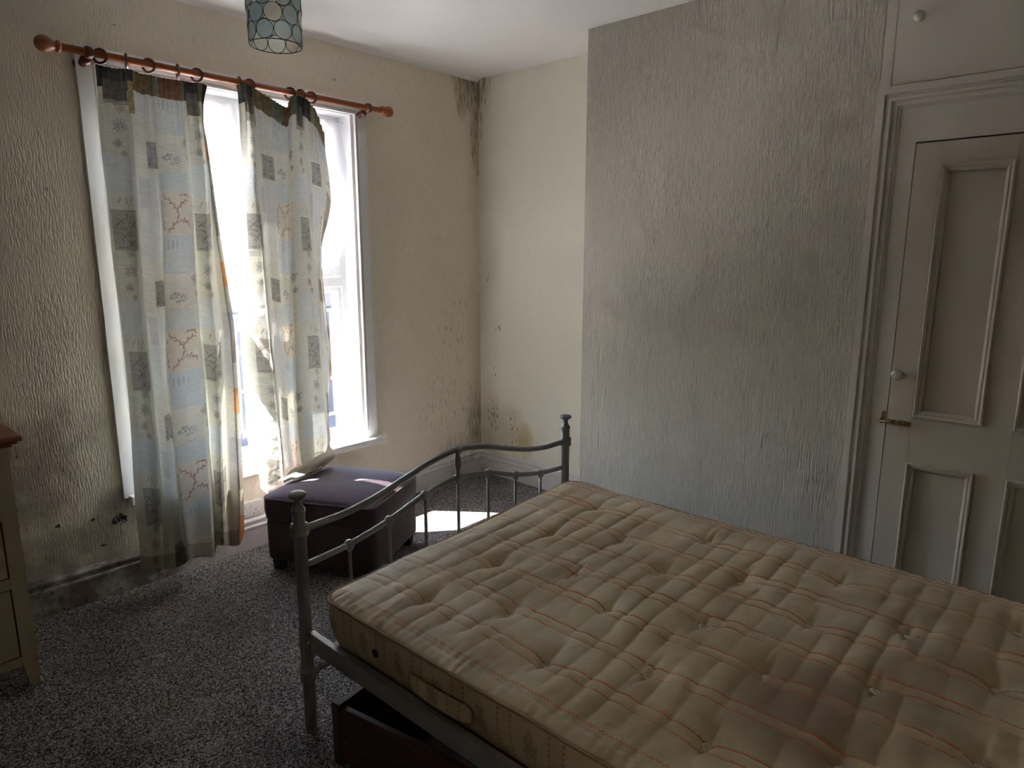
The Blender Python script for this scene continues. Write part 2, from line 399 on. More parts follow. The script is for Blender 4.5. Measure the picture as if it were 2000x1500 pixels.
def glass(name, tint=(0.97, 0.98, 1.0), refl=0.08):
    n = NT(name)
    t = n.n.new('ShaderNodeBsdfTransparent'); t.inputs[0].default_value = (*tint, 1)
    g = n.n.new('ShaderNodeBsdfGlossy'); g.inputs['Roughness'].default_value = 0.02
    fr = n.n.new('ShaderNodeFresnel'); fr.inputs[0].default_value = 1.45
    m = n.n.new('ShaderNodeMixShader'); n._set(m.inputs[0], n.mt('MULTIPLY', fr.outputs[0], 0.8)); n.t.links.new(t.outputs[0], m.inputs[1]); n.t.links.new(g.outputs[0], m.inputs[2])
    n.t.links.new(m.outputs[0], n.out.inputs[0]); return n.m
M_glass = glass('window_glass')
def cloth(name, colour_fn, trans=0.5, clear=0.0, slub=True, rough=0.9):
    n = NT(name)
    col = colour_fn(n)
    d = n.n.new('ShaderNodeBsdfDiffuse'); t = n.n.new('ShaderNodeBsdfTranslucent'); n._set(d.inputs[0], col); n._set(t.inputs[0], col)
    m = n.n.new('ShaderNodeMixShader'); m.inputs[0].default_value = trans
    n.t.links.new(d.outputs[0], m.inputs[1]); n.t.links.new(t.outputs[0], m.inputs[2]); res = m.outputs[0]
    c = clear(n) if callable(clear) else clear
    if callable(clear) or clear > 0:
        tr = n.n.new('ShaderNodeBsdfTransparent'); m2 = n.n.new('ShaderNodeMixShader'); n._set(m2.inputs[0], c)
        n.t.links.new(res, m2.inputs[1]); n.t.links.new(tr.outputs[0], m2.inputs[2]); res = m2.outputs[0]
    n.t.links.new(res, n.out.inputs[0]); return n.m
def print_col(n):
    a = n.n.new('ShaderNodeVertexColor'); a.layer_name = 'print'
    uv = n.n.new('ShaderNodeUVMap'); uv.uv_map = 'cloth'
    s = n.noise(n.map((14, 400, 1), uv.outputs[0]), 1.0, 4, 0.7)
    s2 = n.noise(n.map((60, 900, 1), uv.outputs[0]), 1.0, 2, 0.5)
    k = n.rng(n.mt('ADD', n.mt('MULTIPLY', s, 0.6), n.mt('MULTIPLY', s2, 0.4)), 0.38, 0.58, 0.74, 1.0)
    return n.mix(1.0, a.outputs[0], k, 'MULTIPLY')
M_curtain = cloth('printed_curtain_cloth', print_col, 0.055, 0.0)
def net_col(n): return n.mix(n.noise(scale=4, detail=3), (0.86, 0.85, 0.88), (0.93, 0.93, 0.95))
def net_clear(n):
    x = n.xyz(); lace = n.rng(n.noise(n.map((40, 1, 40)), 1.0, 3, 0.6), 0.45, 0.6)
    low = n.rng(x[2], 1.62, 1.50)
    return n.mt('SUBTRACT', 0.30, n.mt('MULTIPLY', n.mt('MULTIPLY', low, lace), 0.18))
M_net = cloth('white_net_voile', net_col, 0.55, net_clear)
def capiz(c):
    n = NT('capiz_shell')
    k = n.noise(scale=35, detail=4); col = n.mix(k, tuple(v * 0.85 for v in c), tuple(min(1, v * 1.12) for v in c))
    d = n.n.new('ShaderNodeBsdfPrincipled'); n._set(d.inputs['Base Color'], col); d.inputs['Roughness'].default_value = 0.3
    t = n.n.new('ShaderNodeBsdfTranslucent'); n._set(t.inputs[0], col)
    m = n.n.new('ShaderNodeMixShader'); m.inputs[0].default_value = 0.5
    n.t.links.new(d.outputs[0], m.inputs[1]); n.t.links.new(t.outputs[0], m.inputs[2]); n.t.links.new(m.outputs[0], n.out.inputs[0]); return n.m
M_capiz = [capiz(c) for c in ((0.46, 0.56, 0.56), (0.55, 0.62, 0.60), (0.66, 0.66, 0.58), (0.40, 0.51, 0.53), (0.72, 0.66, 0.56))]

COLX = [-2.07 + 0.15 * k for k in range(8)]
def mattress_col(n, side=False):
    x = n.xyz(); X, Y, Z = x[0], x[1], x[2]
    base = n.mix(n.rng(n.noise(scale=5, detail=5), 0.35, 0.7), (0.42, 0.345, 0.215), (0.53, 0.455, 0.31))
    if side: base = n.mix(n.rng(n.noise(scale=5, detail=5), 0.35, 0.7), (0.50, 0.395, 0.255), (0.60, 0.49, 0.335))
    # damask sprigs
    sprig = n.rng(n.noise(n.map((95, 95, 95)), 1.0, 3, 0.7), 0.56, 0.66)
    cell = n.rng(n.voro(n.map((13, 17, 1)), 1.0, rnd=0.35), 0.30, 0.12)
    if side:
        cy = n.mt('SUBTRACT', n.mt("PINGPONG", n.mt("ADD", Y, 1.557), 0.0775), 0.0)   # distance to the nearest motif row
        mot = n.ell(cy, Z, 0.0, 0.395, 0.030, 0.060)
        lf = n.rng(n.mt('ADD', n.noise(n.map((120, 120, 70)), 1.0, 3, 0.7), n.mt('MULTIPLY', mot, 0.22)), 0.60, 0.68)
        base = n.mix(n.mt('MULTIPLY', n.mt('MULTIPLY', lf, n.rng(mot, 0.05, 0.4)), 0.7), base, (0.22, 0.185, 0.11))
        t = n.mt('PINGPONG', n.mt('ADD', Y, 1.6345), 0.0775)
        d = n.mt('ABSOLUTE', n.mt('SUBTRACT', t, 0.0))
        q = n.mt('ABSOLUTE', n.mt('SUBTRACT', d, 0.0205)); dash = n.mt('PINGPONG', n.mt('MULTIPLY', Z, 140), 1.0)
        band = n.rng(d, 0.024, 0.019)
        base = n.mix(n.mt('MULTIPLY', band, 0.30), base, (0.40, 0.26, 0.15))
        line = n.mt('MULTIPLY', n.rng(q, 0.0042, 0.0025), n.rng(dash, 0.35, 0.55))
        return n.mix(n.mt('MULTIPLY', line, 0.75), base, (0.34, 0.11, 0.055))
    base = n.mix(n.mt('MULTIPLY', n.mt('MULTIPLY', sprig, cell), 0.5), base, (0.70, 0.65, 0.50))
    # stains: soaked patches with a shape of their own
    st = n.noise(scale=3.2, detail=5, rough=0.6, dist=0.5)
    base = n.mix(n.mt('MULTIPLY', n.rng(st, 0.46, 0.66), 0.55), base, (0.33, 0.235, 0.12))
    ring = n.mt('ABSOLUTE', n.mt('SUBTRACT', n.noise(scale=2.6, detail=3, rough=0.5), 0.56))
    base = n.mix(n.mt('MULTIPLY', n.rng(ring, 0.016, 0.004), 0.22), base, (0.33, 0.22, 0.10))
    big = n.mx(n.ell(X, Y, -1.83, -2.80, 0.28, 0.22), n.mt('MULTIPLY', n.ell(X, Y, -1.60, -2.95, 0.35, 0.25), 0.8), n.mt('MULTIPLY', n.ell(X, Y, -1.35, -2.85, 0.5, 0.4), 0.45), n.mt('MULTIPLY', n.ell(X, Y, -1.55, -2.05, 0.28, 0.22), 0.22))
    base = n.mix(n.mt('MULTIPLY', n.mt('MULTIPLY', big, n.rng(st, 0.20, 0.55)), 0.85), base, (0.19, 0.125, 0.07))
    # red chain stitched double lines running down the bed
    wx = n.mt('ADD', X, n.mt('MULTIPLY', n.mt('SUBTRACT', n.noise(n.map((2, 5, 1)), 1.0, 3), 0.5), 0.022))
    t = n.mt('PINGPONG', n.mt('ADD', wx, 2.07 + 1.5), 0.075)
    zz = n.mt('MULTIPLY', n.mt('PINGPONG', n.mt('MULTIPLY', Y, 150), 1.0), 0.0022)
    q = n.mt('ABSOLUTE', n.mt('SUBTRACT', n.mt('SUBTRACT', t, zz), 0.0170))
    inside = n.mt('MULTIPLY', n.rng(X, -2.155, -2.145), n.rng(X, -0.985, -0.995))
    brk = n.rng(n.noise(n.map((4, 60, 1)), 1.0, 2), 0.30, 0.42)
    line = n.mt('MULTIPLY', n.mt('MULTIPLY', n.rng(q, 0.0026, 0.0012), inside), brk)
    base = n.mix(n.mt('MULTIPLY', n.mt('MULTIPLY', n.rng(t, 0.019, 0.014), inside), 0.22), base, (0.48, 0.34, 0.20))
    base = n.mix(n.mt('MULTIPLY', line, 0.95), base, (0.40, 0.10, 0.03))
    # heavier zigzag border line
    zb = n.mt('MULTIPLY', n.mt('SUBTRACT', n.mt('PINGPONG', n.mt('MULTIPLY', Y, 170), 1.0), 0.5), 0.0065)
    b = n.mt('ABSOLUTE', n.mt('SUBTRACT', n.mt('ADD', wx, 2.185), zb))
    base = n.mix(n.mt('MULTIPLY', n.rng(b, 0.0030, 0.0014), 0.85), base, (0.48, 0.15, 0.05))
    return base
def mk_matt(name, side):
    n = NT(name, 0.62, 0.35)
    n.color(mattress_col(n, side)); n.bump(n.noise(scale=180, detail=3), 0.2, 0.002)
    n.b.inputs['Sheen Weight'].default_value = 0.15
    return n.m
M_matt = mk_matt('stained_damask_mattress_top', False)
M_mside = mk_matt('damask_mattress_border', True)
M_pipe = plain('mattress_piping', (0.30, 0.22, 0.13), 0.7, 0.2, var=0.25)
M_tuft = plain('tuft_wool', (0.55, 0.48, 0.36), 0.9, 0.1, var=0.3)
M_ext = plain('outside_render', (0.055, 0.053, 0.064), 0.9, 0.1, var=0.04)
M_extw = plain('outside_dark_glass', (0.035, 0.035, 0.042), 0.8, 0.0)
M_ground = plain('outside_paving', (0.42, 0.41, 0.40), 0.9, 0.1, var=0.1)
M_brickext = plain('outside_cream_wall', (0.12, 0.12, 0.13), 0.9, 0.0, var=0.06)
CURTAIN_A=[[[-2.252,-0.115,2.227],[-2.255,-0.105,2.103],[-2.258,-0.096,1.977],[-2.258,-0.094,1.848],[-2.254,-0.092,1.717],[-2.256,-0.089,1.583],[-2.258,-0.087,1.446],[-2.254,-0.085,1.308],[-2.252,-0.084,1.166],[-2.252,-0.084,1.021],[-2.254,-0.084,0.874],[-2.26,-0.084,0.724],[-2.267,-0.084,0.572],[-2.274,-0.084,0.418],[-2.275,-0.084,0.259],[-2.276,-0.084,0.098]],[[-2.239,-0.135,2.22],[-2.248,-0.138,2.094],[-2.257,-0.141,1.966],[-2.262,-0.141,1.837],[-2.264,-0.142,1.707],[-2.263,-0.142,1.575],[-2.262,-0.143,1.44],[-2.261,-0.144,1.303],[-2.257,-0.145,1.164],[-2.254,-0.147,1.022],[-2.253,-0.149,0.877],[-2.256,-0.151,0.729],[-2.259,-0.153,0.579],[-2.259,-0.155,0.427],[-2.26,-0.157,0.271],[-2.262,-0.159,0.112]],[[-2.19,-0.12,2.223],[-2.199,-0.131,2.094],[-2.208,-0.139,1.965],[-2.213,-0.142,1.835],[-2.216,-0.144,1.704],[-2.219,-0.146,1.571],[-2.222,-0.148,1.435],[-2.224,-0.15,1.298],[-2.224,-0.153,1.158],[-2.224,-0.156,1.016],[-2.225,-0.159,0.871],[-2.228,-0.162,0.725],[-2.231,-0.165,0.575],[-2.236,-0.168,0.424],[-2.241,-0.171,0.27],[-2.246,-0.174,0.114]],[[-2.154,-0.14,2.224],[-2.165,-0.156,2.095],[-2.176,-0.17,1.965],[-2.181,-0.174,1.836],[-2.187,-0.177,1.705],[-2.192,-0.18,1.572],[-2.198,-0.184,1.437],[-2.203,-0.187,1.301],[-2.205,-0.191,1.163],[-2.206,-0.195,1.022],[-2.208,-0.199,0.879],[-2.21,-0.203,0.734],[-2.213,-0.207,0.587],[-2.218,-0.211,0.438],[-2.224,-0.215,0.286],[-2.231,-0.219,0.133]],[[-2.135,-0.12,2.23],[-2.136,-0.113,2.104],[-2.137,-0.107,1.975],[-2.142,-0.106,1.843],[-2.146,-0.104,1.709],[-2.151,-0.103,1.572],[-2.155,-0.101,1.434],[-2.158,-0.1,1.293],[-2.158,-0.1,1.149],[-2.159,-0.102,1.004],[-2.16,-0.104,0.855],[-2.161,-0.106,0.704],[-2.163,-0.108,0.551],[-2.167,-0.11,0.395],[-2.173,-0.112,0.237],[-2.179,-0.114,0.077]],[[-2.09,-0.125,2.22],[-2.095,-0.129,2.092],[-2.1,-0.132,1.962],[-2.103,-0.133,1.831],[-2.106,-0.134,1.699],[-2.111,-0.134,1.563],[-2.117,-0.135,1.426],[-2.123,-0.136,1.287],[-2.128,-0.137,1.145],[-2.133,-0.138,1.001],[-2.137,-0.139,0.855],[-2.137,-0.14,0.707],[-2.138,-0.141,0.555],[-2.142,-0.142,0.401],[-2.147,-0.143,0.245],[-2.152,-0.144,0.087]],[[-2.054,-0.12,2.223],[-2.055,-0.113,2.098],[-2.057,-0.107,1.97],[-2.058,-0.106,1.839],[-2.058,-0.104,1.706],[-2.063,-0.103,1.57],[-2.071,-0.101,1.432],[-2.079,-0.1,1.292],[-2.087,-0.1,1.15],[-2.096,-0.102,1.006],[-2.101,-0.104,0.86],[-2.102,-0.106,0.712],[-2.103,-0.108,0.561],[-2.103,-0.11,0.406],[-2.103,-0.112,0.249],[-2.103,-0.114,0.089]],[[-2.05,-0.14,2.217],[-2.061,-0.159,2.088],[-2.071,-0.175,1.958],[-2.074,-0.179,1.83],[-2.075,-0.183,1.701],[-2.082,-0.187,1.568],[-2.093,-0.191,1.435],[-2.103,-0.195,1.299],[-2.113,-0.199,1.162],[-2.122,-0.204,1.024],[-2.128,-0.209,0.884],[-2.129,-0.214,0.742],[-2.13,-0.219,0.597],[-2.13,-0.224,0.45],[-2.13,-0.229,0.3],[-2.13,-0.234,0.147]],[[-1.99,-0.12,2.221],[-1.996,-0.138,2.092],[-2.0,-0.153,1.962],[-2.005,-0.157,1.832],[-2.01,-0.161,1.7],[-2.017,-0.165,1.566],[-2.026,-0.168,1.431],[-2.034,-0.172,1.294],[-2.041,-0.176,1.155],[-2.048,-0.18,1.014],[-2.052,-0.184,0.872],[-2.055,-0.188,0.727],[-2.057,-0.192,0.58],[-2.059,-0.196,0.431],[-2.061,-0.2,0.279],[-2.064,-0.204,0.124]],[[-1.942,-0.14,2.219],[-1.95,-0.154,2.09],[-1.956,-0.165,1.96],[-1.959,-0.168,1.83],[-1.962,-0.171,1.698],[-1.966,-0.174,1.564],[-1.971,-0.177,1.428],[-1.978,-0.18,1.291],[-1.983,-0.184,1.151],[-1.984,-0.188,1.01],[-1.985,-0.192,0.866],[-1.988,-0.196,0.721],[-1.992,-0.2,0.573],[-1.996,-0.204,0.423],[-2.002,-0.208,0.271],[-2.008,-0.212,0.117]],[[-1.92,-0.12,2.224],[-1.919,-0.113,2.1],[-1.918,-0.107,1.974],[-1.919,-0.106,1.845],[-1.92,-0.104,1.713],[-1.921,-0.103,1.579],[-1.923,-0.101,1.443],[-1.927,-0.1,1.305],[-1.929,-0.1,1.164],[-1.929,-0.102,1.022],[-1.929,-0.104,0.877],[-1.93,-0.106,0.729],[-1.933,-0.108,0.58],[-1.936,-0.11,0.428],[-1.941,-0.112,0.274],[-1.946,-0.114,0.118]],[[-1.891,-0.145,2.217],[-1.885,-0.152,2.093],[-1.883,-0.158,1.967],[-1.881,-0.16,1.838],[-1.886,-0.161,1.706],[-1.892,-0.163,1.573],[-1.896,-0.164,1.438],[-1.898,-0.166,1.301],[-1.898,-0.168,1.162],[-1.903,-0.171,1.021],[-1.908,-0.174,0.878],[-1.914,-0.177,0.733],[-1.923,-0.18,0.587],[-1.932,-0.183,0.438],[-1.938,-0.186,0.288],[-1.945,-0.189,0.135]],[[-1.859,-0.12,2.229],[-1.845,-0.111,2.107],[-1.837,-0.103,1.98],[-1.833,-0.1,1.849],[-1.836,-0.099,1.715],[-1.838,-0.096,1.578],[-1.839,-0.095,1.44],[-1.836,-0.092,1.299],[-1.833,-0.092,1.155],[-1.836,-0.093,1.009],[-1.84,-0.094,0.861],[-1.845,-0.095,0.711],[-1.852,-0.096,0.559],[-1.859,-0.097,0.404],[-1.864,-0.098,0.247],[-1.869,-0.099,0.088]],[[-1.842,-0.14,2.222],[-1.854,-0.136,2.095],[-1.854,-0.133,1.968],[-1.847,-0.132,1.84],[-1.839,-0.132,1.709],[-1.832,-0.131,1.576],[-1.824,-0.13,1.439],[-1.816,-0.129,1.3],[-1.803,-0.13,1.159],[-1.807,-0.132,1.014],[-1.81,-0.134,0.867],[-1.815,-0.136,0.719],[-1.821,-0.138,0.568],[-1.827,-0.14,0.415],[-1.838,-0.142,0.261],[-1.849,-0.144,0.105]],[[-1.832,-0.15,2.216],[-1.857,-0.133,2.095],[-1.838,-0.119,1.976],[-1.827,-0.115,1.851],[-1.817,-0.112,1.722],[-1.806,-0.108,1.591],[-1.795,-0.104,1.457],[-1.784,-0.101,1.32],[-1.77,-0.1,1.18],[-1.772,-0.102,1.037],[-1.775,-0.104,0.891],[-1.779,-0.106,0.744],[-1.783,-0.108,0.595],[-1.788,-0.11,0.443],[-1.797,-0.112,0.291],[-1.807,-0.114,0.136]]]
CURTAIN_B=[[[-1.678,-0.12,2.252],[-1.674,-0.106,2.14],[-1.67,-0.094,2.025],[-1.668,-0.091,1.906],[-1.68,-0.088,1.784],[-1.687,-0.085,1.661],[-1.691,-0.082,1.537],[-1.696,-0.079,1.411],[-1.7,-0.08,1.283],[-1.706,-0.085,1.154],[-1.712,-0.09,1.024],[-1.711,-0.095,0.892],[-1.711,-0.1,0.758],[-1.71,-0.104,0.622],[-1.708,-0.109,0.484],[-1.705,-0.114,0.344]],[[-1.661,-0.135,2.26],[-1.653,-0.128,2.146],[-1.653,-0.122,2.028],[-1.661,-0.121,1.906],[-1.674,-0.119,1.783],[-1.679,-0.118,1.659],[-1.681,-0.116,1.534],[-1.681,-0.115,1.406],[-1.683,-0.118,1.277],[-1.686,-0.126,1.147],[-1.69,-0.134,1.016],[-1.692,-0.142,0.883],[-1.693,-0.15,0.748],[-1.695,-0.158,0.612],[-1.698,-0.166,0.475],[-1.7,-0.174,0.336]],[[-1.645,-0.14,2.257],[-1.644,-0.149,2.144],[-1.645,-0.156,2.028],[-1.649,-0.158,1.911],[-1.653,-0.16,1.793],[-1.653,-0.162,1.674],[-1.648,-0.164,1.554],[-1.648,-0.166,1.431],[-1.649,-0.171,1.307],[-1.651,-0.18,1.182],[-1.652,-0.189,1.056],[-1.653,-0.198,0.928],[-1.653,-0.207,0.799],[-1.654,-0.216,0.668],[-1.656,-0.225,0.536],[-1.657,-0.234,0.402]],[[-1.617,-0.12,2.257],[-1.624,-0.138,2.141],[-1.629,-0.153,2.025],[-1.631,-0.157,1.91],[-1.632,-0.161,1.793],[-1.634,-0.165,1.675],[-1.635,-0.168,1.555],[-1.635,-0.172,1.435],[-1.636,-0.179,1.313],[-1.639,-0.189,1.189],[-1.642,-0.199,1.065],[-1.643,-0.209,0.94],[-1.644,-0.219,0.813],[-1.644,-0.229,0.685],[-1.645,-0.239,0.555],[-1.651,-0.249,0.425]],[[-1.606,-0.13,2.248],[-1.595,-0.115,2.142],[-1.586,-0.102,2.032],[-1.582,-0.099,1.919],[-1.579,-0.095,1.803],[-1.576,-0.092,1.686],[-1.574,-0.089,1.566],[-1.569,-0.086,1.445],[-1.568,-0.089,1.322],[-1.571,-0.099,1.198],[-1.574,-0.109,1.073],[-1.576,-0.119,0.946],[-1.578,-0.129,0.819],[-1.58,-0.139,0.69],[-1.581,-0.149,0.56],[-1.579,-0.159,0.428]],[[-1.516,-0.11,2.222],[-1.517,-0.109,2.112],[-1.519,-0.108,2.0],[-1.518,-0.108,1.888],[-1.516,-0.107,1.774],[-1.518,-0.107,1.658],[-1.522,-0.107,1.54],[-1.525,-0.107,1.422],[-1.529,-0.111,1.302],[-1.533,-0.12,1.181],[-1.537,-0.129,1.059],[-1.542,-0.138,0.936],[-1.547,-0.147,0.812],[-1.553,-0.156,0.688],[-1.555,-0.165,0.561],[-1.555,-0.174,0.434]],[[-1.439,-0.12,2.191],[-1.442,-0.113,2.082],[-1.445,-0.107,1.972],[-1.451,-0.106,1.859],[-1.457,-0.104,1.745],[-1.461,-0.103,1.63],[-1.465,-0.101,1.514],[-1.468,-0.1,1.396],[-1.473,-0.104,1.278],[-1.482,-0.114,1.158],[-1.49,-0.124,1.038],[-1.499,-0.134,0.918],[-1.507,-0.144,0.796],[-1.515,-0.154,0.674],[-1.522,-0.164,0.551],[-1.524,-0.174,0.426]],[[-1.428,-0.14,2.239],[-1.446,-0.156,2.122],[-1.461,-0.17,2.007],[-1.47,-0.174,1.892],[-1.479,-0.177,1.777],[-1.487,-0.18,1.661],[-1.495,-0.184,1.544],[-1.499,-0.187,1.426],[-1.506,-0.193,1.306],[-1.514,-0.201,1.186],[-1.522,-0.209,1.066],[-1.53,-0.217,0.944],[-1.537,-0.225,0.821],[-1.544,-0.233,0.698],[-1.55,-0.241,0.573],[-1.542,-0.249,0.446]],[[-1.38,-0.12,2.256],[-1.391,-0.133,2.139],[-1.4,-0.144,2.022],[-1.402,-0.147,1.905],[-1.403,-0.149,1.787],[-1.406,-0.152,1.668],[-1.408,-0.155,1.547],[-1.407,-0.158,1.425],[-1.408,-0.164,1.302],[-1.414,-0.174,1.178],[-1.42,-0.184,1.053],[-1.428,-0.194,0.927],[-1.437,-0.204,0.8],[-1.446,-0.214,0.673],[-1.447,-0.224,0.543],[-1.449,-0.234,0.413]],[[-1.354,-0.14,2.246],[-1.36,-0.144,2.131],[-1.365,-0.147,2.015],[-1.365,-0.148,1.898],[-1.365,-0.149,1.781],[-1.365,-0.149,1.661],[-1.36,-0.15,1.541],[-1.355,-0.151,1.418],[-1.355,-0.157,1.294],[-1.358,-0.168,1.169],[-1.36,-0.179,1.043],[-1.365,-0.19,0.916],[-1.373,-0.201,0.788],[-1.379,-0.212,0.659],[-1.385,-0.223,0.53],[-1.427,-0.234,0.416]],[[-1.32,-0.12,2.236],[-1.317,-0.108,2.124],[-1.314,-0.098,2.01],[-1.313,-0.095,1.893],[-1.312,-0.093,1.775],[-1.31,-0.09,1.655],[-1.304,-0.088,1.533],[-1.298,-0.085,1.409],[-1.298,-0.09,1.284],[-1.3,-0.102,1.158],[-1.303,-0.114,1.031],[-1.309,-0.126,0.903],[-1.317,-0.138,0.774],[-1.325,-0.15,0.645],[-1.333,-0.162,0.515],[-1.377,-0.174,0.402]],[[-1.285,-0.125,2.2],[-1.275,-0.116,2.091],[-1.266,-0.109,1.979],[-1.261,-0.107,1.865],[-1.266,-0.105,1.748],[-1.282,-0.104,1.63],[-1.288,-0.102,1.51],[-1.288,-0.1,1.389],[-1.286,-0.103,1.267],[-1.286,-0.111,1.144],[-1.285,-0.119,1.02],[-1.291,-0.127,0.895],[-1.302,-0.135,0.769],[-1.309,-0.143,0.642],[-1.315,-0.151,0.514],[-1.361,-0.159,0.406]],[[-1.238,-0.12,2.1],[-1.22,-0.106,1.997],[-1.202,-0.094,1.892],[-1.196,-0.091,1.783],[-1.218,-0.088,1.67],[-1.256,-0.085,1.56],[-1.263,-0.082,1.448],[-1.259,-0.079,1.333],[-1.25,-0.081,1.217],[-1.246,-0.088,1.1],[-1.244,-0.095,0.981],[-1.258,-0.102,0.863],[-1.283,-0.109,0.747],[-1.3,-0.115,0.629],[-1.295,-0.122,0.507],[-1.335,-0.129,0.406]]]

# ================================================================== SETTING
H = 2.6
XL, YB = -3.95, -3.68          # left wall, back wall
CX = -0.327                    # face of the chimney breast and cupboard
EY, DY = -1.083, -2.438        # chimney breast ends
WX0, WX1, WZ0, WZ1 = -2.223, -0.986, 0.42, 2.245   # window opening
WT = 0.27                      # thickness of the window wall
S = lambda o: tag(o, kind='structure')

bm = bmesh.new(); box(bm, (XL - 1.6, YB - 0.1, -0.12), (0.1, WT - 0.03, 0.0))
S(from_bm('floor', bm, M_carpet))
bm = bmesh.new(); box(bm, (XL - 1.6, YB - 0.1, H), (0.1, WT, H + 0.12)); S(from_bm('ceiling', bm, M_ceil))
bm = bmesh.new()
box(bm, (XL - 0.12, 0, -0.1), (WX0, WT, H)); box(bm, (WX1, 0, -0.1), (0.12, WT, H))
box(bm, (WX0, 0, -0.1), (WX1, WT, WZ0)); box(bm, (WX0, 0, WZ1), (WX1, WT, H))
S(from_bm('wall_window', bm, M_wallwin))
S(mkbox('wall_right', (0, YB - 0.1, 0), (0.12, 0.0, H), M_wallalc))
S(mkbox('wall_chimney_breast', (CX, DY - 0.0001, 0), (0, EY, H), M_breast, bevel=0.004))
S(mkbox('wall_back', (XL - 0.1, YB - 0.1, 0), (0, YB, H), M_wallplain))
bm = bmesh.new(); box(bm, (XL - 0.12, -2.72, 0), (XL, 0, H)); box(bm, (XL - 0.12, -3.52, 2.02), (XL, -2.72, H)); box(bm, (XL - 0.12, YB, 0), (XL, -3.52, H))
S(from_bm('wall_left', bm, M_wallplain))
bm = bmesh.new(); box(bm, (XL - 1.6, YB - 0.1, 0), (XL - 1.5, -2.2, H)); box(bm, (XL - 1.5, YB - 0.1, 0), (XL - 0.1, YB, H)); box(bm, (XL - 1.5, -2.3, 0), (XL - 0.12, -2.2, H))
S(from_bm('wall_landing', bm, M_wallplain))
# coved junction of ceiling and window wall
bm = bmesh.new()
pr = [(0, 0), (0, -0.022)] + [(0.03 - 0.03 * math.cos(a), -0.022 + 0.022 * math.sin(a)) for a in (R(30), R(60), R(85))] + [(0.035, 0)]
extrude_profile(bm, pr, (XL, 0, H), (0, 0, H)); S(from_bm('trim_coving', bm, M_ceil))

# skirting boards with an ogee top
SK = [(0, 0), (0.020, 0), (0.020, 0.106), (0.024, 0.110), (0.024, 0.118), (0.015, 0.123), (0.015, 0.138), (0.019, 0.143), (0.017, 0.150), (0.009, 0.157), (0.006, 0.163), (0, 0.163)]
def skirt(name, a, b, out, ma, mb):
    bm = bmesh.new()
    extrude_profile(bm, [(p[0], p[1], p[0] * ma, -p[0] * mb) for p in SK], a, b, out=out)
    return S(from_bm(name, bm, M_skirt))
skirt('baseboard_window', (XL, 0, 0), (0, 0, 0), (0, -1, 0), 0, 1)
skirt('baseboard_right', (0, 0, 0), (0, EY, 0), (-1, 0, 0), 1, 1)
skirt('baseboard_chimney_return', (0, EY, 0), (CX, EY, 0), (0, 1, 0), 1, -1)
skirt('baseboard_chimney', (CX, EY, 0), (CX, DY, 0), (-1, 0, 0), -1, 0)
skirt('baseboard_left', (XL, -2.72, 0), (XL, 0, 0), (1, 0, 0), 0, 1)

# ------------------------------------------------------------------ window
wi = thing('window_1', (-1.604, 0, WZ0), None, None); wi['kind'] = 'structure'
# architrave with an inner bead: left, right, head
AR = [(0, 0), (0.020, 0), (0.020, 0.052), (0.014, 0.056), (0.014, 0.060), (0.022, 0.064), (0.022, 0.070), (0, 0.070)]
bm = bmesh.new(); extrude_profile(bm, [(p[0], p[1], 0, p[1] * -1) for p in AR], (-2.293, 0, 0.43), (-2.293, 0, 2.312), up=(1, 0, 0)); from_bm('architrave', bm, M_gloss, wi)
bm = bmesh.new(); extrude_profile(bm, [(p[0], p[1], 0, p[1] * -1) for p in AR], (-0.906, 0, 0.43), (-0.906, 0, 2.312), up=(-1, 0, 0)); from_bm('architrave', bm, M_gloss, wi)
bm = bmesh.new(); extrude_profile(bm, [(p[0], p[1], p[1], -p[1]) for p in AR], (-2.293, 0, 2.312), (-0.906, 0, 2.312), up=(0, 0, -1)); from_bm('architrave', bm, M_gloss, wi)
mkbox('reveal_lining', (WX0 - 0.001, -0.001, 0.44), (WX0 + 0.008, 0.10, WZ1), M_gloss, wi)
mkbox('reveal_lining', (WX1 - 0.008, -0.001, 0.44), (WX1 + 0.001, 0.10, WZ1), M_gloss, wi)
mkbox('reveal_lining', (WX0, -0.001, WZ1 - 0.008), (WX1, 0.10, WZ1 + 0.001), M_gloss, wi)
bm = bmesh.new(); box(bm, (-2.275, -0.062, 0.400), (-0.868, 0.0, 0.440), 0.008); box(bm, (WX0, -0.01, 0.42), (WX1, 0.10, 0.440))
from_bm('window_sill', bm, M_gloss, wi)
mkbox('outer_sill', (WX0 - 0.04, 0.165, 0.36), (WX1 + 0.04, 0.33, 0.43), M_ground, wi)
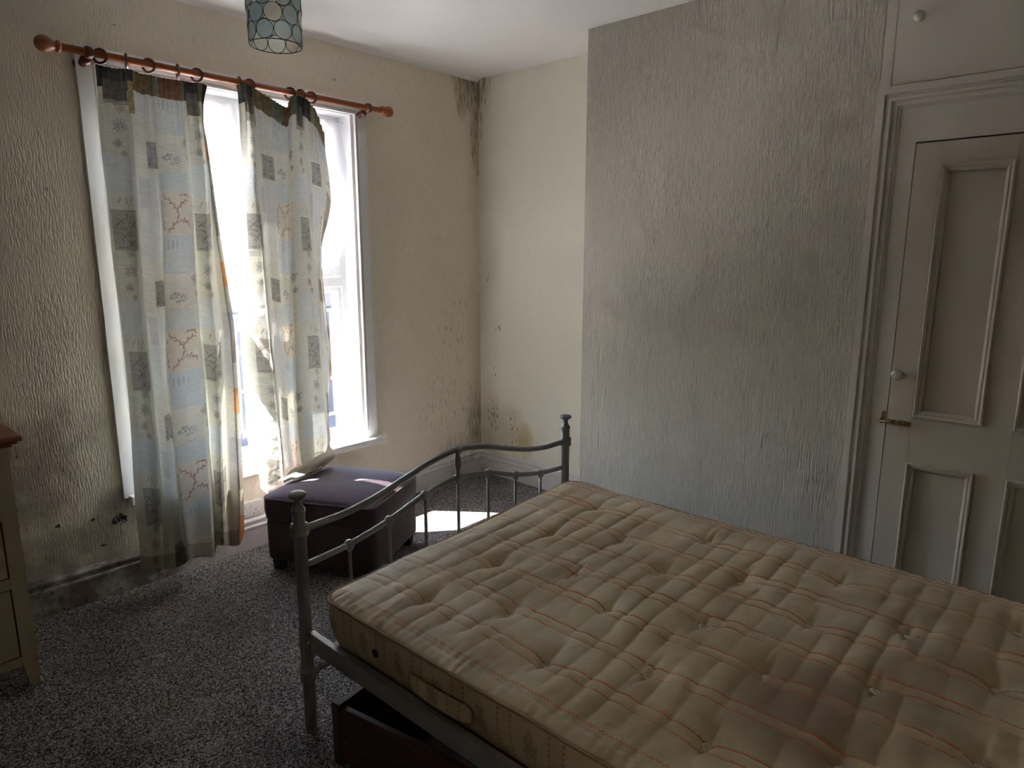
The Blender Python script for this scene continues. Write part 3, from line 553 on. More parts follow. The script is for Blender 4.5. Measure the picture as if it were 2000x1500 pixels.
# plastic frame: outer ring, mullion, transom
F0, F1 = 0.10, 0.165
bm = bmesh.new()
for lo_, hi_ in (((WX0, F0, 0.435), (WX0 + 0.040, F1, WZ1)), ((WX1 - 0.040, F0, 0.435), (WX1, F1, WZ1)), ((WX0 + .03, F0 + .0015, 0.435), (WX1 - .03, F1 - .0015, 0.475)), ((WX0 + .03, F0 + .0015, WZ1 - 0.04), (WX1 - .03, F1 - .0015, WZ1)),
                 ((-1.597, F0 + .001, 0.465), (-1.527, F1 - .001, 2.215)), ((WX0 + 0.03, F0 + .002, 1.318), (-1.588, F1 - .002, 1.376)), ((-1.536, F0 + .002, 1.318), (WX1 - 0.03, F1 - .002, 1.376))):
    box(bm, lo_, hi_, 0.006)
from_bm('window_frame', bm, M_upvc, wi)
def ring_frame(name, x0, x1, z0, z1, w, y0, y1, mat, parent, bevel=0.006):
    bm = bmesh.new()
    box(bm, (x0, y0, z0), (x0 + w, y1, z1), bevel); box(bm, (x1 - w, y0, z0), (x1, y1, z1), bevel)
    box(bm, (x0 + w * .6, y0 + .0006, z0), (x1 - w * .6, y1, z0 + w), bevel); box(bm, (x0 + w * .6, y0 + .0006, z1 - w), (x1 - w * .6, y1, z1), bevel)
    return from_bm(name, bm, mat, parent)
for xa, xb in ((WX0 + 0.040, -1.597), (-1.527, WX1 - 0.040)):
    g = ring_frame('glazing_bead', xa, xb, 0.475, 1.318, 0.022, F0 + 0.012, F1 - 0.01, M_upvc, wi, 0.004)
    mkbox('pane', (xa + 0.015, 0.134, 0.49), (xb - 0.015, 0.138, 1.305), M_glass, g)
    c = ring_frame('casement', xa + 0.004, xb - 0.004, 1.378, 2.203, 0.052, F0 - 0.012, F1 - 0.01, M_upvc, wi)
    mkbox('pane', (xa + 0.045, 0.124, 1.42), (xb - 0.045, 0.128, 2.16), M_glass, c)
    bm = bmesh.new(); xm = (xa + xb) / 2
    box(bm, (xm - 0.018, F0 - 0.024, 1.392), (xm + 0.018, F0 - 0.012, 1.412), 0.003); box(bm, (xm - 0.010, F0 - 0.034, 1.396), (xm + 0.075, F0 - 0.024, 1.408), 0.003)
    from_bm('casement_handle', bm, M_upvc, c)

# ------------------------------------------------------------------ built in cupboard beside the chimney breast
Y1 = YB
cb = thing('wall_cupboard', (CX, -2.95, 0), None, None); cb['kind'] = 'structure'; cb.name = 'trim_cupboard'; WL['trim_cupboard'] = (CX, -2.95, 0)
bm = bmesh.new()
box(bm, (CX, Y1, 0), (0.0, -3.47, H)); box(bm, (CX, -2.578, 0), (0.0, DY, H)); box(bm, (CX, -3.47, 1.908), (0.0, -2.578, 2.09)); box(bm, (CX + 0.02, Y1, 2.09), (0.0, -2.478, H))
box(bm, (CX + 0.25, -3.47, 0), (0.0, -2.578, 1.92))
from_bm('cupboard_frame', bm, M_cuptrim, cb)
CP = [(0, 0), (0.024, 0), (0.024, 0.026), (0.014, 0.030), (0.014, 0.034), (0.020, 0.040), (0.020, 0.050), (0.011, 0.054), (0.011, 0.070), (0.005, 0.074), (0.005, 0.080), (0, 0.080)]
bm = bmesh.new(); extrude_profile(bm, [(p[0], p[1], 0, -p[1]) for p in CP], (CX, DY, 0), (CX, DY, 2.112), up=(0, -1, 0), out=(-1, 0, 0)); from_bm('architrave', bm, M_cuptrim, cb)
bm = bmesh.new(); extrude_profile(bm, [(p[0], p[1], p[1], 0) for p in CP], (CX, DY, 2.112), (CX, Y1, 2.112), up=(0, 0, -1), out=(-1, 0, 0)); from_bm('architrave', bm, M_cuptrim, cb)
mkbox('upper_stile', (CX - 0.003, -2.4745, 2.112), (CX + 0.02, -2.447, H), M_cuptrim, cb)
def panel_frame(bm, y0, y1, z0, z1, x, w=0.028):
    """raised bolection moulding round a sunk panel"""
    pr = [(-0.006, 0), (0.010, 0.000), (0.014, 0.005), (0.011, 0.011), (0.005, 0.013), (0.007, 0.018), (0.004, 0.023), (-0.004, w), (-0.012, w), (-0.012, 0)]
    for a, b, up in (((x, y1, z0), (x, y1, z1), (0, -1, 0)), ((x, y0, z0), (x, y0, z1), (0, 1, 0)), ((x, y1, z1), (x, y0, z1), (0, 0, -1)), ((x, y1, z0), (x, y0, z0), (0, 0, 1))):
        extrude_profile(bm, [(p[0], p[1], p[1], -p[1]) for p in pr], a, b, up=up, out=(-1, 0, 0))
dr = thing('cupboard_door', (CX, -2.578, 0.0), 'tall cream panelled cupboard door with round knob, beside the chimney breast', 'cupboard door')
bm = bmesh.new(); DX = CX - 0.009
PN = [(-2.895, -2.671, 0.878, 1.822), (-3.212, -2.988, 0.878, 1.822), (-2.892, -2.668, 0.19, 0.698), (-3.212, -2.988, 0.19, 0.698)]
ys = [-3.307, -3.212, -2.988, -2.895, -2.669, -2.581]; 
for ya, yb in ((-3.307, -3.212), (-2.988, -2.893), (-2.669, -2.583)): box(bm, (DX, ya, 0.02), (CX + 0.026, yb, 1.901), 0.0025)
for za, zb in ((0.02, 0.19), (0.698, 0.878), (1.822, 1.901)):
    for ya, yb in ((-3.212, -2.988), (-2.893, -2.669)): box(bm, (DX + 0.0004, ya, za), (CX + 0.026, yb, zb))
from_bm('door_frame', bm, M_cup, dr)
for y0, y1_, z0, z1 in PN:
    p = mkbox('panel', (CX + 0.008, y0 - 0.004, z0 - 0.004), (CX + 0.02, y1_ + 0.004, z1 + 0.004), M_cup, dr)
    bm = bmesh.new(); panel_frame(bm, y0, y1_, z0, z1, DX); from_bm('moulding', bm, M_cup, p)
def knob(name, y, z, parent, x, r=0.021):
    bm = bmesh.new(); lathe(bm, [(r * .62, 0), (r * .5, 0.006), (r * .42, 0.014), (r * .8, 0.020), (r, 0.028), (r * .95, 0.036), (r * .6, 0.043), (0, 0.045)], (x, y, z), (-1, 0, 0), 24)
    return from_bm(name, bm, M_knob, parent, True)
knob('knob', -2.607, 1.040, dr, DX)
fil = mkbox('filler_board', (CX, -3.47, 0.0), (CX + 0.03, -3.312, 1.905), M_cuptrim, cb)
# brass barrel bolt
bl = thing('barrel_bolt', (DX, -2.62, 0.847), 'small tarnished brass barrel bolt on the edge of the panelled cupboard door', 'bolt')
mkbox('back_plate', (DX - 0.003, -2.667, 0.838), (DX + 0.0005, -2.586, 0.858), M_brass, bl, 0.001)
bm = bmesh.new(); tube(bm, [(DX - 0.010, -2.655, 0.848), (DX - 0.010, -2.548, 0.848)], 0.0045); tube(bm, [(DX - 0.008, -2.648, 0.848), (DX - 0.026, -2.650, 0.852)], [0.0035, 0.0055]); from_bm('bolt_rod', bm, M_brass, bl, True)
for yy in (-2.600, -2.622, -2.660): mkbox('bolt_guide', (DX - 0.017, yy - 0.006, 0.840), (DX - 0.002, yy + 0.006, 0.857), M_brass, bl, 0.002)
bm = bmesh.new(); box(bm, (CX - 0.010, -2.573, 0.858), (CX - 0.0005, -2.562, 0.884), 0.002); box(bm, (CX - 0.018, -2.572, 0.838), (CX - 0.0005, -2.560, 0.860), 0.002); from_bm('keeper', bm, M_brass, bl)
# upper cupboard door
ud = thing('cupboard_door', (CX, -2.478, 2.112), 'plain flush upper cupboard door with small round knob, near the ceiling', 'cupboard door')
mkbox('door_leaf', (CX - 0.004, -3.10, 2.118), (CX + 0.015, -2.480, H - 0.02), M_cuptrim, ud, 0.002)
knob('knob', -2.552, 2.337, ud, CX - 0.004, 0.019)

# ================================================================== WINDOW DRESSING
RY, RZ = -0.100, 2.268
rod = thing('curtain_pole', (-1.6, RY, RZ), 'orange varnished wooden curtain pole with turned finials above the window', 'curtain pole')
bm = bmesh.new(); tube(bm, [(-2.385, RY, RZ), (-0.845, RY, RZ)], 0.0145, 18); from_bm('pole', bm, M_rod, rod, True)
FN = [(0.015, 0), (0.021, 0.003), (0.023, 0.009), (0.021, 0.015), (0.016, 0.018), (0.0165, 0.024), (0.022, 0.031), (0.029, 0.043), (0.031, 0.056), (0.028, 0.069), (0.019, 0.080), (0.009, 0.085), (0, 0.086)]
FR = [(0.015, 0), (0.022, 0.003), (0.024, 0.009), (0.021, 0.015), (0.017, 0.018), (0.020, 0.024), (0.026, 0.030), (0.022, 0.038), (0.028, 0.046), (0.029, 0.056), (0.024, 0.068), (0.012, 0.076), (0, 0.078)]
bm = bmesh.new(); lathe(bm, FN, (-2.362, RY, RZ), (-1, 0, 0), 24); from_bm('finial', bm, M_rod, rod, True)
bm = bmesh.new(); lathe(bm, FR, (-0.862, RY, RZ), (1, 0, 0), 24); from_bm('finial', bm, M_rod, rod, True)
for bx in (-2.268, -0.944):
    bm = bmesh.new()
    lathe(bm, [(0.030, 0), (0.030, 0.008), (0.024, 0.012), (0.016, 0.016), (0.014, 0.045), (0.018, 0.050), (0.020, 0.060), (0.013, 0.072)], (bx, 0, RZ - 0.026), (0, -1, 0.12), 20)
    t_ = [(bx, RY + math.cos(a) * 0.0205, RZ + math.sin(a) * 0.0205) for a in [2 * PI * k / 20 for k in range(20)]]
    tube(bm, [(bx - 0.009, RY, RZ), (bx + 0.009, RY, RZ)], [0.0205, 0.0205], 20)
    lathe(bm, [(0.0165, -0.014), (0.0225, -0.010), (0.0235, 0), (0.0225, 0.010), (0.0165, 0.014)], (bx, RY, RZ), (1, 0, 0), 20)
    from_bm('bracket', bm, M_ring, rod, True)

def mk_ring(x, yaw, label, drop=0.0, hook=True):
    t = thing('curtain_ring', (x, RY, RZ), label, 'curtain ring', 'wooden curtain rings on the pole')
    c = Vector((x, RY, RZ - 0.0055 - drop)); ax = Vector((math.cos(yaw), math.sin(yaw), 0)); sd = Vector((-ax.y, ax.x, 0))
    bm = bmesh.new()
    tube(bm, [c + (sd * math.cos(a) + Vector((0, 0, 1)) * math.sin(a)) * 0.0258 for a in [2 * PI * k / 32 for k in range(32)]], 0.0054, 10, closed=True)
    from_bm('ring', bm, M_ring, t, True)
    bm = bmesh.new(); e = c + Vector((0, 0, -0.036))
    tube(bm, [e + (ax * math.cos(a) + Vector((0, 0, 1)) * math.sin(a)) * 0.0045 for a in [2 * PI * k / 14 for k in range(14)]], 0.0011, 6, closed=True)
    from_bm('eyelet', bm, M_steel, t, True)
    bm = bmesh.new(); tube(bm, [e + Vector((0, -0.003, -0.002)), e + Vector((0, -0.006, -0.010)), e + Vector((0, -0.002, -0.022)), e + Vector((0, 0.003, -0.014))], 0.0014, 6); from_bm('hook', bm, M_pod, t, True)
    return t
RG = [(-2.229, 0.75, 'first curtain ring from the left end of the pole, beside the left bracket'),
      (-2.134, -0.30, 'second curtain ring from the left, holding the left curtain and seen edge on'),
      (-2.049, 0.65, 'third curtain ring from the left, above the middle of the left curtain'),
      (-1.932, -0.25, 'fourth curtain ring from the left, seen edge on above the left curtain'),
      (-1.852, 0.60, 'fifth curtain ring from the left, above the inner edge of the left curtain'),
      (-1.662, -0.20, 'curtain ring at the top left corner of the right curtain, seen edge on'),
      (-1.612, 0.55, 'curtain ring half hidden behind the gathered top left of the right curtain'),
      (-1.405, 0.60, 'leftmost ring of the close group of three on the right half of the pole'),
      (-1.350, 0.35, 'middle ring of the close group of three on the right half of the pole'),
      (-1.290, 0.60, 'rightmost of the three close curtain rings, a hook dangling from it')]
for x, yw, lb in RG: mk_ring(x, yw, lb)

# ------------------------------------------------------------------ printed curtains
TW, TH, RES = 0.49, 0.585, 0.002
def canvas():
    h, w_ = int(TH / RES), int(TW / RES)
    C = np.zeros((h, w_, 3), np.float32); C[:] = (0.69, 0.675, 0.585)
    yy, xx = np.mgrid[0:h, 0:w_] * RES
    def wrapd(a, b, per): return (a - b + per / 2) % per - per / 2
    def rect(u0, v0, u1, v1, c, k=1.0):
        m = (wrapd(xx, (u0 + u1) / 2, TW).__abs__() < (u1 - u0) / 2) & (wrapd(yy, (v0 + v1) / 2, TH).__abs__() < (v1 - v0) / 2)
        C[m] = C[m] * (1 - k) + np.array(c) * k
    def line(a, b, c, wd=0.0013, k=0.8):
        a = np.array(a); b = np.array(b); px = wrapd(xx, a[0], TW); py = wrapd(yy, a[1], TH); d = b - a; L = max(1e-9, d @ d)
        t = np.clip((px * d[0] + py * d[1]) / L, 0, 1); ds = np.hypot(px - t * d[0], py - t * d[1])
        m = np.clip((wd * 1.9 - ds) / wd, 0, 1)[..., None] * min(1, k * 1.15); C[:] = C * (1 - m) + np.array(c) * m
    rs = np.random.RandomState(3)
    def burst(u, v, r, c=(0.27, 0.26, 0.24), n=13, lo=0.0):
        for k in range(n):
            a = 2 * PI * k / n + rs.rand() * 0.2; q = r * (0.7 + 0.4 * rs.rand()); i = 0.22 * r + lo
            line((u + i * math.cos(a), v + i * math.sin(a)), (u + q * math.cos(a), v + q * math.sin(a)), c, 0.0012)
    def twig(pts, c, leaf=0.014, n=9):
        P = [np.array(p) for p in pts]
        for a, b in zip(P, P[1:]): line(a, b, c, 0.0012)
        for k in range(n):
            t = (k + 0.5) / n * (len(P) - 1); i = min(int(t), len(P) - 2); p = P[i] + (P[i + 1] - P[i]) * (t - i); d = P[i + 1] - P[i]
            a = math.atan2(d[1], d[0]) + (0.75 if k % 2 else -0.75)
            line(p, p + leaf * np.array((math.cos(a), math.sin(a))), c, 0.0015)
    def bark(u0, v0, u1, v1, c, dk, n=16):
        rect(u0, v0, u1, v1, c, 0.85)
        for k in range(n):
            u = u0 + (u1 - u0) * rs.rand(); v = v0 + (v1 - v0) * rs.rand(); a = rs.rand() * PI; l = 0.012 + 0.02 * rs.rand()
            b = (min(max(u + l * math.cos(a), u0), u1), min(v + l * math.sin(a), v1)); line((u, v), b, dk, 0.0011, 0.7)
        for a, b in (((u0, v0), (u1, v0)), ((u0, v1), (u1, v1))): line(a, b, dk, 0.001, 0.6)
    rect(0.0, 0.0, 0.16, 0.20, (0.66, 0.68, 0.55), .5); rect(0.0, 0.36, 0.14, 0.50, (0.66, 0.70, 0.72), .6)
    rect(0.16, 0.02, 0.30, 0.20, (0.70, 0.69, 0.66), .7); rect(0.16, 0.42, 0.30, 0.60, (0.67, 0.665, 0.66), .7); rect(0.30, 0.10, 0.46, 0.28, (0.76, 0.71, 0.62), .6)
    rect(0.30, 0.40, 0.48, 0.485, (0.585, 0.63, 0.635), .75); rect(0.30, 0.665, 0.48, 0.83, (0.59, 0.635, 0.645), .75)
    rect(0.32, 0.485, 0.455, 0.665, (0.71, 0.63, 0.52), .8); rect(0.455, 0.30, 0.49, 0.56, (0.76, 0.73, 0.58), .7)
    gd, bd = (0.39, 0.36, 0.315), (0.19, 0.175, 0.16)
    bark(0.035, 0.575, 0.135, 0.735, gd, bd, 22); bark(0.205, 0.285, 0.300, 0.392, (0.36, 0.335, 0.31), (0.17, 0.16, 0.15), 26)
    rect(0.165, 0.44, 0.205, 0.56, (0.52, 0.49, 0.47), .6)
    ru = (0.36, 0.20, 0.155)
    twig([(0.335, 0.655), (0.36, 0.63), (0.385, 0.60), (0.39, 0.57), (0.375, 0.545), (0.35, 0.52), (0.325, 0.505)], ru, 0.014, 14)
    twig([(0.385, 0.56), (0.41, 0.53), (0.44, 0.515)], ru, 0.012, 6); twig([(0.39, 0.61), (0.42, 0.60), (0.445, 0.615)], ru, 0.012, 6)
    twig([(0.31, 0.52), (0.305, 0.56), (0.31, 0.60), (0.315, 0.64)], ru, 0.013, 9); twig([(0.40, 0.50), (0.43, 0.49), (0.45, 0.50)], ru, 0.010, 4)
    for k in range(5): line((0.315 + k * 0.021, 0.690), (0.315 + k * 0.021, 0.725), (0.36, 0.37, 0.38), 0.0013, .75)
    line((0.305, 0.708), (0.41, 0.708), (0.45, 0.46, 0.47), 0.0008, .5)
    for k in range(60):
        a = rs.rand() * 6.28; q = math.sqrt(rs.rand()); u = 0.375 + 0.042 * q * math.cos(a); v = 0.345 + 0.024 * q * math.sin(a)
        line((u, v), (u + 0.003, v + 0.001), (0.33, 0.34, 0.35), 0.0015, .8)
    for k in range(34):
        u = 0.335 + 0.085 * rs.rand(); v = 0.378 + 0.030 * rs.rand(); line((u, v), (u + 0.006, v), (0.55, 0.49, 0.45), 0.001, .7)
    burst(0.085, 0.235, 0.030); burst(0.075, 0.305, 0.020, (0.33, 0.31, 0.28)); burst(0.095, 0.345, 0.014, (0.42, 0.37, 0.28)); burst(0.095, 0.165 + .0, 0.022, (0.45, 0.36, 0.25))
    burst(0.465, 0.27, 0.028); burst(0.475, 0.335, 0.018, (0.33, 0.32, 0.30))
    for u, v, a in ((0.06, 0.545, -1.2), (0.09, 0.55, -1.7), (0.12, 0.55, -1.9), (0.10, 0.56, -1.3)): line((u, v), (u + 0.026 * math.cos(a), v + 0.026 * math.sin(a)), (0.34, 0.33, 0.31), 0.0014)
    for u, v in ((0.06, 0.62), (0.08, 0.67), (0.10, 0.71), (0.11, 0.63)):
        for a in (0.5, -0.6, 2.2): line((u, v), (u + 0.020 * math.cos(a), v + 0.020 * math.sin(a)), bd, 0.0014)
    return np.clip(C, 0, 1)
CANV = canvas()
def cubic(P, n, axis):
    """Catmull-Rom resample of P along axis to n samples"""
    P = np.moveaxis(P, axis, 0); m = len(P); t = np.linspace(0, m - 1, n); i = np.minimum(t.astype(int), m - 2); f = (t - i).reshape((-1,) + (1,) * (P.ndim - 1))
    g = lambda k: P[np.clip(k, 0, m - 1)]
    a, b, c, d = g(i - 1), g(i), g(i + 1), g(i + 2)
    r = 0.5 * (2 * b + (c - a) * f + (2 * a - 5 * b + 4 * c - d) * f ** 2 + (3 * b - a - 3 * c + d) * f ** 3)
    return np.moveaxis(r, 0, axis)
def sharp(P, n, axis):
    """resample, half way between straight and cubic so that pleats keep an edge"""
    Q = np.moveaxis(P, axis, 0); m = len(Q); t = np.linspace(0, m - 1, n); i = np.minimum(t.astype(int), m - 2); f = (t - i).reshape((-1,) + (1,) * (Q.ndim - 1))
    lin = np.moveaxis(Q[i] * (1 - f) + Q[i + 1] * f, 0, axis)
    return 0.35 * lin + 0.65 * cubic(P, n, axis)
def make_curtain(ctl, ucols, uoff, seed, header, label, right):
    P = np.array(ctl, dtype=float).transpose(1, 0, 2)          # (T, columns, 3)
    ucol = np.array(ucols); nU = int(ucol[-1] / 0.0024)
    ncol = P.shape[1]
    # columns resampled so that samples are even across the cloth
    dense = sharp(P, (ncol - 1) * 24 + 1, 1); ud = np.interp(np.linspace(0, ncol - 1, dense.shape[1]), np.arange(ncol), ucol)
    uu = np.linspace(0, ucol[-1], nU); k = np.interp(uu, ud, np.arange(len(ud))); i = np.minimum(k.astype(int), len(ud) - 2); f = (k - i)[None, :, None]
    G = dense[:, i] * (1 - f) + dense[:, i + 1] * f
    nV = 860; G = cubic(G, nV, 0)
    V = 2.222 - G[..., 2]; U = np.broadcast_to(uu, V.shape)
    V2 = np.linspace(0, 1, nV)[:, None] * (G[:, :, 2].max(0) - G[:, :, 2].min(0))[None, :]     # cloth length from the heading
    # fine gathers in the heading and soft crumples below
    hd = np.exp(-np.clip(V2 / 0.075, 0, 9) ** 2)
    G[..., 1] += hd * (0.0045 * np.sin(U * 6.28 / 0.021 + 2 * wob(U, V2, seed, 6)) + 0.0025 * np.sin(U * 6.28 / 0.011))
    fan = np.exp(-((V2 - 0.14) / 0.14) ** 2); G[..., 1] += fan * 0.0030 * np.sin(U * 6.28 / 0.034 + 1.5 * wob(U, V2 * .3, seed + 1, 4))
    G[..., 1] += 0.0028 * wob(U, V2 * 0.25, seed + 2, 5) + 0.0014 * wob(U, V2, seed + 3, 14)
    hem = np.exp(-np.clip((V2.max(0)[None] - V2) / 0.02, 0, 9)); G[..., 2] += hem * 0.006 * np.sin(U * 30 + seed)
    # print
    S_ = CANV; h, w_ = S_.shape[:2]
    up = ((U + uoff) % TW) / RES; vp = (np.maximum(0.6 * (2.235 - G[..., 2]) + 0.4 * V2, 0) % TH) / RES
    a = S_[np.minimum(vp.astype(int), h - 1), np.minimum(up.astype(int), w_ - 1)].copy()
    top = V2 < 0.095 + 0.004 * wob(U, V2, 5, 8)
    edges = np.linspace(0, uu[-1], len(header) + 1); hi = np.clip(np.searchsorted(edges, U) - 1, 0, len(header) - 1); hc = np.array(header)[hi]
    mott = (0.82 + 0.30 * wob(U, V2, 11, 40))[..., None]
    a[top] = (hc * mott)[top]  # patchwork heading, darkened in colour where doubled cloth stops the backlight
    for u0, u1, v1, c in ((0.035, 0.125, 0.135, (0.20, 0.18, 0.155)), (0.13, 0.165, 0.19, (0.46, 0.38, 0.22)), (0.53, 0.60, 0.15, (0.22, 0.20, 0.18))):
        m = (U > u0) & (U < u1) & (V2 >= 0.06) & (V2 < v1); a[m] = (np.array(c) * mott)[m]
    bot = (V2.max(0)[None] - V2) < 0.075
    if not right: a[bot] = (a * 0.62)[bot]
    if not right:
        e = (U > uu[-1] - 0.045); seq = [(0.25, .22, .19), (.42, .40, .32), (.45, .22, .10), (.33, .32, .27), (.25, .24, .24)]
        q = ((V2 / 0.117).astype(int) % 5); m = e & (V2 > 0.15); a[m] = np.array(seq)[q[m]]
    else:
        e = (U > uu[-1] - 0.035) & (V2 > 0.35); seq = [(0.27, .24, .22), (.55, .52, .42), (.47, .25, .12), (.40, .38, .30)]
        q = ((V2 / 0.12).astype(int) % 4); a[e] = np.array(seq)[q[e]]
    uv = np.stack([U, V2], -1)
    t = thing('curtain', (float(G[0, nU // 2, 0]), RY, 2.22), label, 'curtain')
    grid_mesh('curtain_cloth', G[::-1], M_curtain, t, True, a[::-1], uv[::-1])
    return t, G
HA = [(0.10, 0.10, 0.09), (0.15, 0.13, 0.115), (0.12, 0.115, 0.11), (0.29, 0.21, 0.11), (0.24, 0.20, 0.12), (0.25, 0.27, 0.20), (0.25, 0.14, 0.09), (0.29, 0.15, 0.09), (0.27, 0.30, 0.20), (0.12, 0.11, 0.11), (0.14, 0.125, 0.12), (0.34, 0.33, 0.22), (0.17, 0.085, 0.06)]
HB = [(0.14, 0.145, 0.125), (0.11, 0.11, 0.105), (0.30, 0.25, 0.15), (0.25, 0.19, 0.11), (0.22, 0.24, 0.18), (0.26, 0.15, 0.09), (0.19, 0.21, 0.16), (0.12, 0.12, 0.115), (0.11, 0.11, 0.10), (0.36, 0.32, 0.20), (0.33, 0.29, 0.18)]
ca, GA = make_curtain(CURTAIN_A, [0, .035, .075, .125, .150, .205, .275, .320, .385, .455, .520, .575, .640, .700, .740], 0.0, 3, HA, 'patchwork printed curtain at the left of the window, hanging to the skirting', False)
cbn, GB = make_curtain(CURTAIN_B, [0, .035, .080, .125, .190, .300, .425, .465, .540, .640, .680, .790, .860], 0.0, 9, HB, 'patchwork printed curtain on the right, its top sagging, hem resting on the footstool', True)
# part of the right curtain's hem bunched on the footstool
def hem_roll(pts, name):
    bm = bmesh.new(); n = 40; m = 18; P = cubic(np.array([p[:3] for p in pts], float), n, 0); Rr = cubic(np.array([[p[3], p[4]] for p in pts], float), n, 0)
    g = np.zeros((n, m, 3))
    for i in range(n):
        d = P[min(i + 1, n - 1)] - P[max(i - 1, 0)]; d /= np.linalg.norm(d); s_ = np.cross(d, (0, 0, 1)); s_ /= np.linalg.norm(s_)
        for k in range(m):
            a = 2 * PI * k / m; rr = 1 + 0.16 * math.sin(3 * a + i * 0.25) + 0.08 * math.sin(5 * a - i * 0.4)
            g[i, k] = P[i] + s_ * math.cos(a) * Rr[i, 0] * rr + np.array((0, 0, 1)) * math.sin(a) * Rr[i, 1] * rr
    uv = np.stack(np.broadcast_arrays(np.linspace(0, .2, m)[None, :], np.linspace(0, .3, n)[:, None]), -1)
    col = np.zeros((n, m, 3)); col[:] = (0.62, 0.58, 0.49)
    grid_mesh(name, g, M_curtain, cbn, True, col, uv, closed_u=False)

hem_roll([(-1.665, -0.262, 0.404, 0.010, 0.006), (-1.61, -0.275, 0.428, 0.040, 0.020), (-1.54, -0.275, 0.440, 0.050, 0.026), (-1.46, -0.25, 0.448, 0.052, 0.032), (-1.385, -0.20, 0.462, 0.050, 0.036), (-1.33, -0.14, 0.480, 0.022, 0.026)], 'bunched_hem')

# ------------------------------------------------------------------ net curtain
nt = thing('net_curtain', (-1.604, 0.05, 2.2), 'short white net curtain behind the printed curtains, over the upper window', 'net curtain')
bm = bmesh.new(); tube(bm, [(WX0 + .008, 0.062, 2.203), (-1.6, 0.062, 2.196), (WX1 - .008, 0.062, 2.203)], 0.0022, 6); from_bm('net_wire', bm, M_steel, nt)
def net(x0, x1, zb, seed, taper):
    nu, nv = 150, 90
    u = np.linspace(0, 1, nu)[None, :]; v = np.linspace(0, 1, nv)[:, None]
    xr = x1 + taper * np.sin(v * PI * .9) - 0.10 * np.clip(v - .55, 0, 1) * (taper != 0)
    X = x0 + (xr - x0) * u; Z = 2.205 - (2.205 - zb - 0.02 * np.sin(u * 9 + seed)) * v
    Y = 0.056 + 0.008 * np.sin(u * 60 + wob(u + 0 * v, v, seed, 1.2)) * (0.6 + 0.4 * v) + 0.006 * wob(u * 2 + 0 * v, v * .5, seed + 1, 1.5)
    grid_mesh('net_cloth', np.stack(np.broadcast_arrays(X, Y, Z), -1), M_net, nt)
net(WX0 + 0.02, -1.60, 1.42, 1, 0.0); net(-1.60, -1.02, 1.475, 4, 0.035)

# ================================================================== CEILING PENDANT
LX, LY, LZ, LR = -1.954, -0.937, 2.200, 0.0865
lp = thing('pendant_lamp', (LX, LY, 2.6), 'cylindrical pendant shade of round blue and cream shell discs hanging by the window', 'pendant lamp')
N_ = 9; RD = LR * math.sin(PI / N_) * 0.985; ROWS = 5; DZ = RD * 1.80
def rad_at(z): return LR * (1 + 0.10 * (z - LZ) / 0.3)
rs_ = random.Random(5)
for j in range(ROWS):
    zc = LZ + RD + 0.001 + j * DZ; r_ = rad_at(zc)
    for k in range(N_):
        a = 2 * PI * (k + 0.5 * (j % 2)) / N_ + 0.30
        er = Vector((math.cos(a), math.sin(a), 0)); et = Vector((-math.sin(a), math.cos(a), 0)); rd = RD * r_ / LR
        def onc(p, q):   # wrap the disc round the cylinder
            b = a + p / r_; return Vector((LX + r_ * math.cos(b), LY + r_ * math.sin(b), zc + q))
        bm = bmesh.new(); c0 = bm.verts.new(onc(0, 0)); ring = []; r2 = []
        for m in range(20):
            t = 2 * PI * m / 20; r2.append(bm.verts.new(onc(rd * .5 * math.cos(t), rd * .5 * math.sin(t)))); ring.append(bm.verts.new(onc(rd * .96 * math.cos(t), rd * .96 * math.sin(t))))
        for m in range(20):
            bm.faces.new((c0, r2[m], r2[(m + 1) % 20])); bm.faces.new((r2[m], ring[m], ring[(m + 1) % 20], r2[(m + 1) % 20]))
        d = from_bm('shell_disc', bm, rs_.choice(M_capiz), lp, True)
        bm = bmesh.new(); tube(bm, [onc(rd * math.cos(2 * PI * m / 22), rd * math.sin(2 * PI * m / 22)) for m in range(22)], 0.0012, 5, closed=True)
        from_bm('wire_rim', bm, M_wire, d, True)
bm = bmesh.new()
for zz in (LZ, LZ + RD * 2 + (ROWS - 1) * DZ + 0.002):
    if zz > LZ: from_bm('bottom_hoop', bm, M_wire, lp, True); bm = bmesh.new()
    rr = rad_at(zz); tube(bm, [(LX + rr * math.cos(2 * PI * m / 40), LY + rr * math.sin(2 * PI * m / 40), zz) for m in range(40)], 0.0016, 6, closed=True)
zt = LZ + RD * 2 + (ROWS - 1) * DZ
for k in range(3):
    a = 2 * PI * k / 3; tube(bm, [(LX, LY, zt - 0.02), (LX + rad_at(zt) * math.cos(a), LY + rad_at(zt) * math.sin(a), zt)], 0.0013, 5)
from_bm('wire_frame', bm, M_wire, lp, True)
bm = bmesh.new(); lathe(bm, [(0.018, 0), (0.020, 0.004), (0.020, 0.035), (0.012, 0.045), (0.003, 0.05)], (LX, LY, zt - 0.045), (0, 0, 1)); tube(bm, [(LX, LY, zt), (LX, LY, 2.59)], 0.0028, 8); from_bm('flex', bm, M_pod, lp, True)
bm = bmesh.new(); lathe(bm, [(0.045, 0), (0.045, 0.006), (0.030, 0.018), (0.006, 0.028)], (LX, LY, 2.6), (0, 0, -1), 28); from_bm('ceiling_rose', bm, M_pod, lp, True)

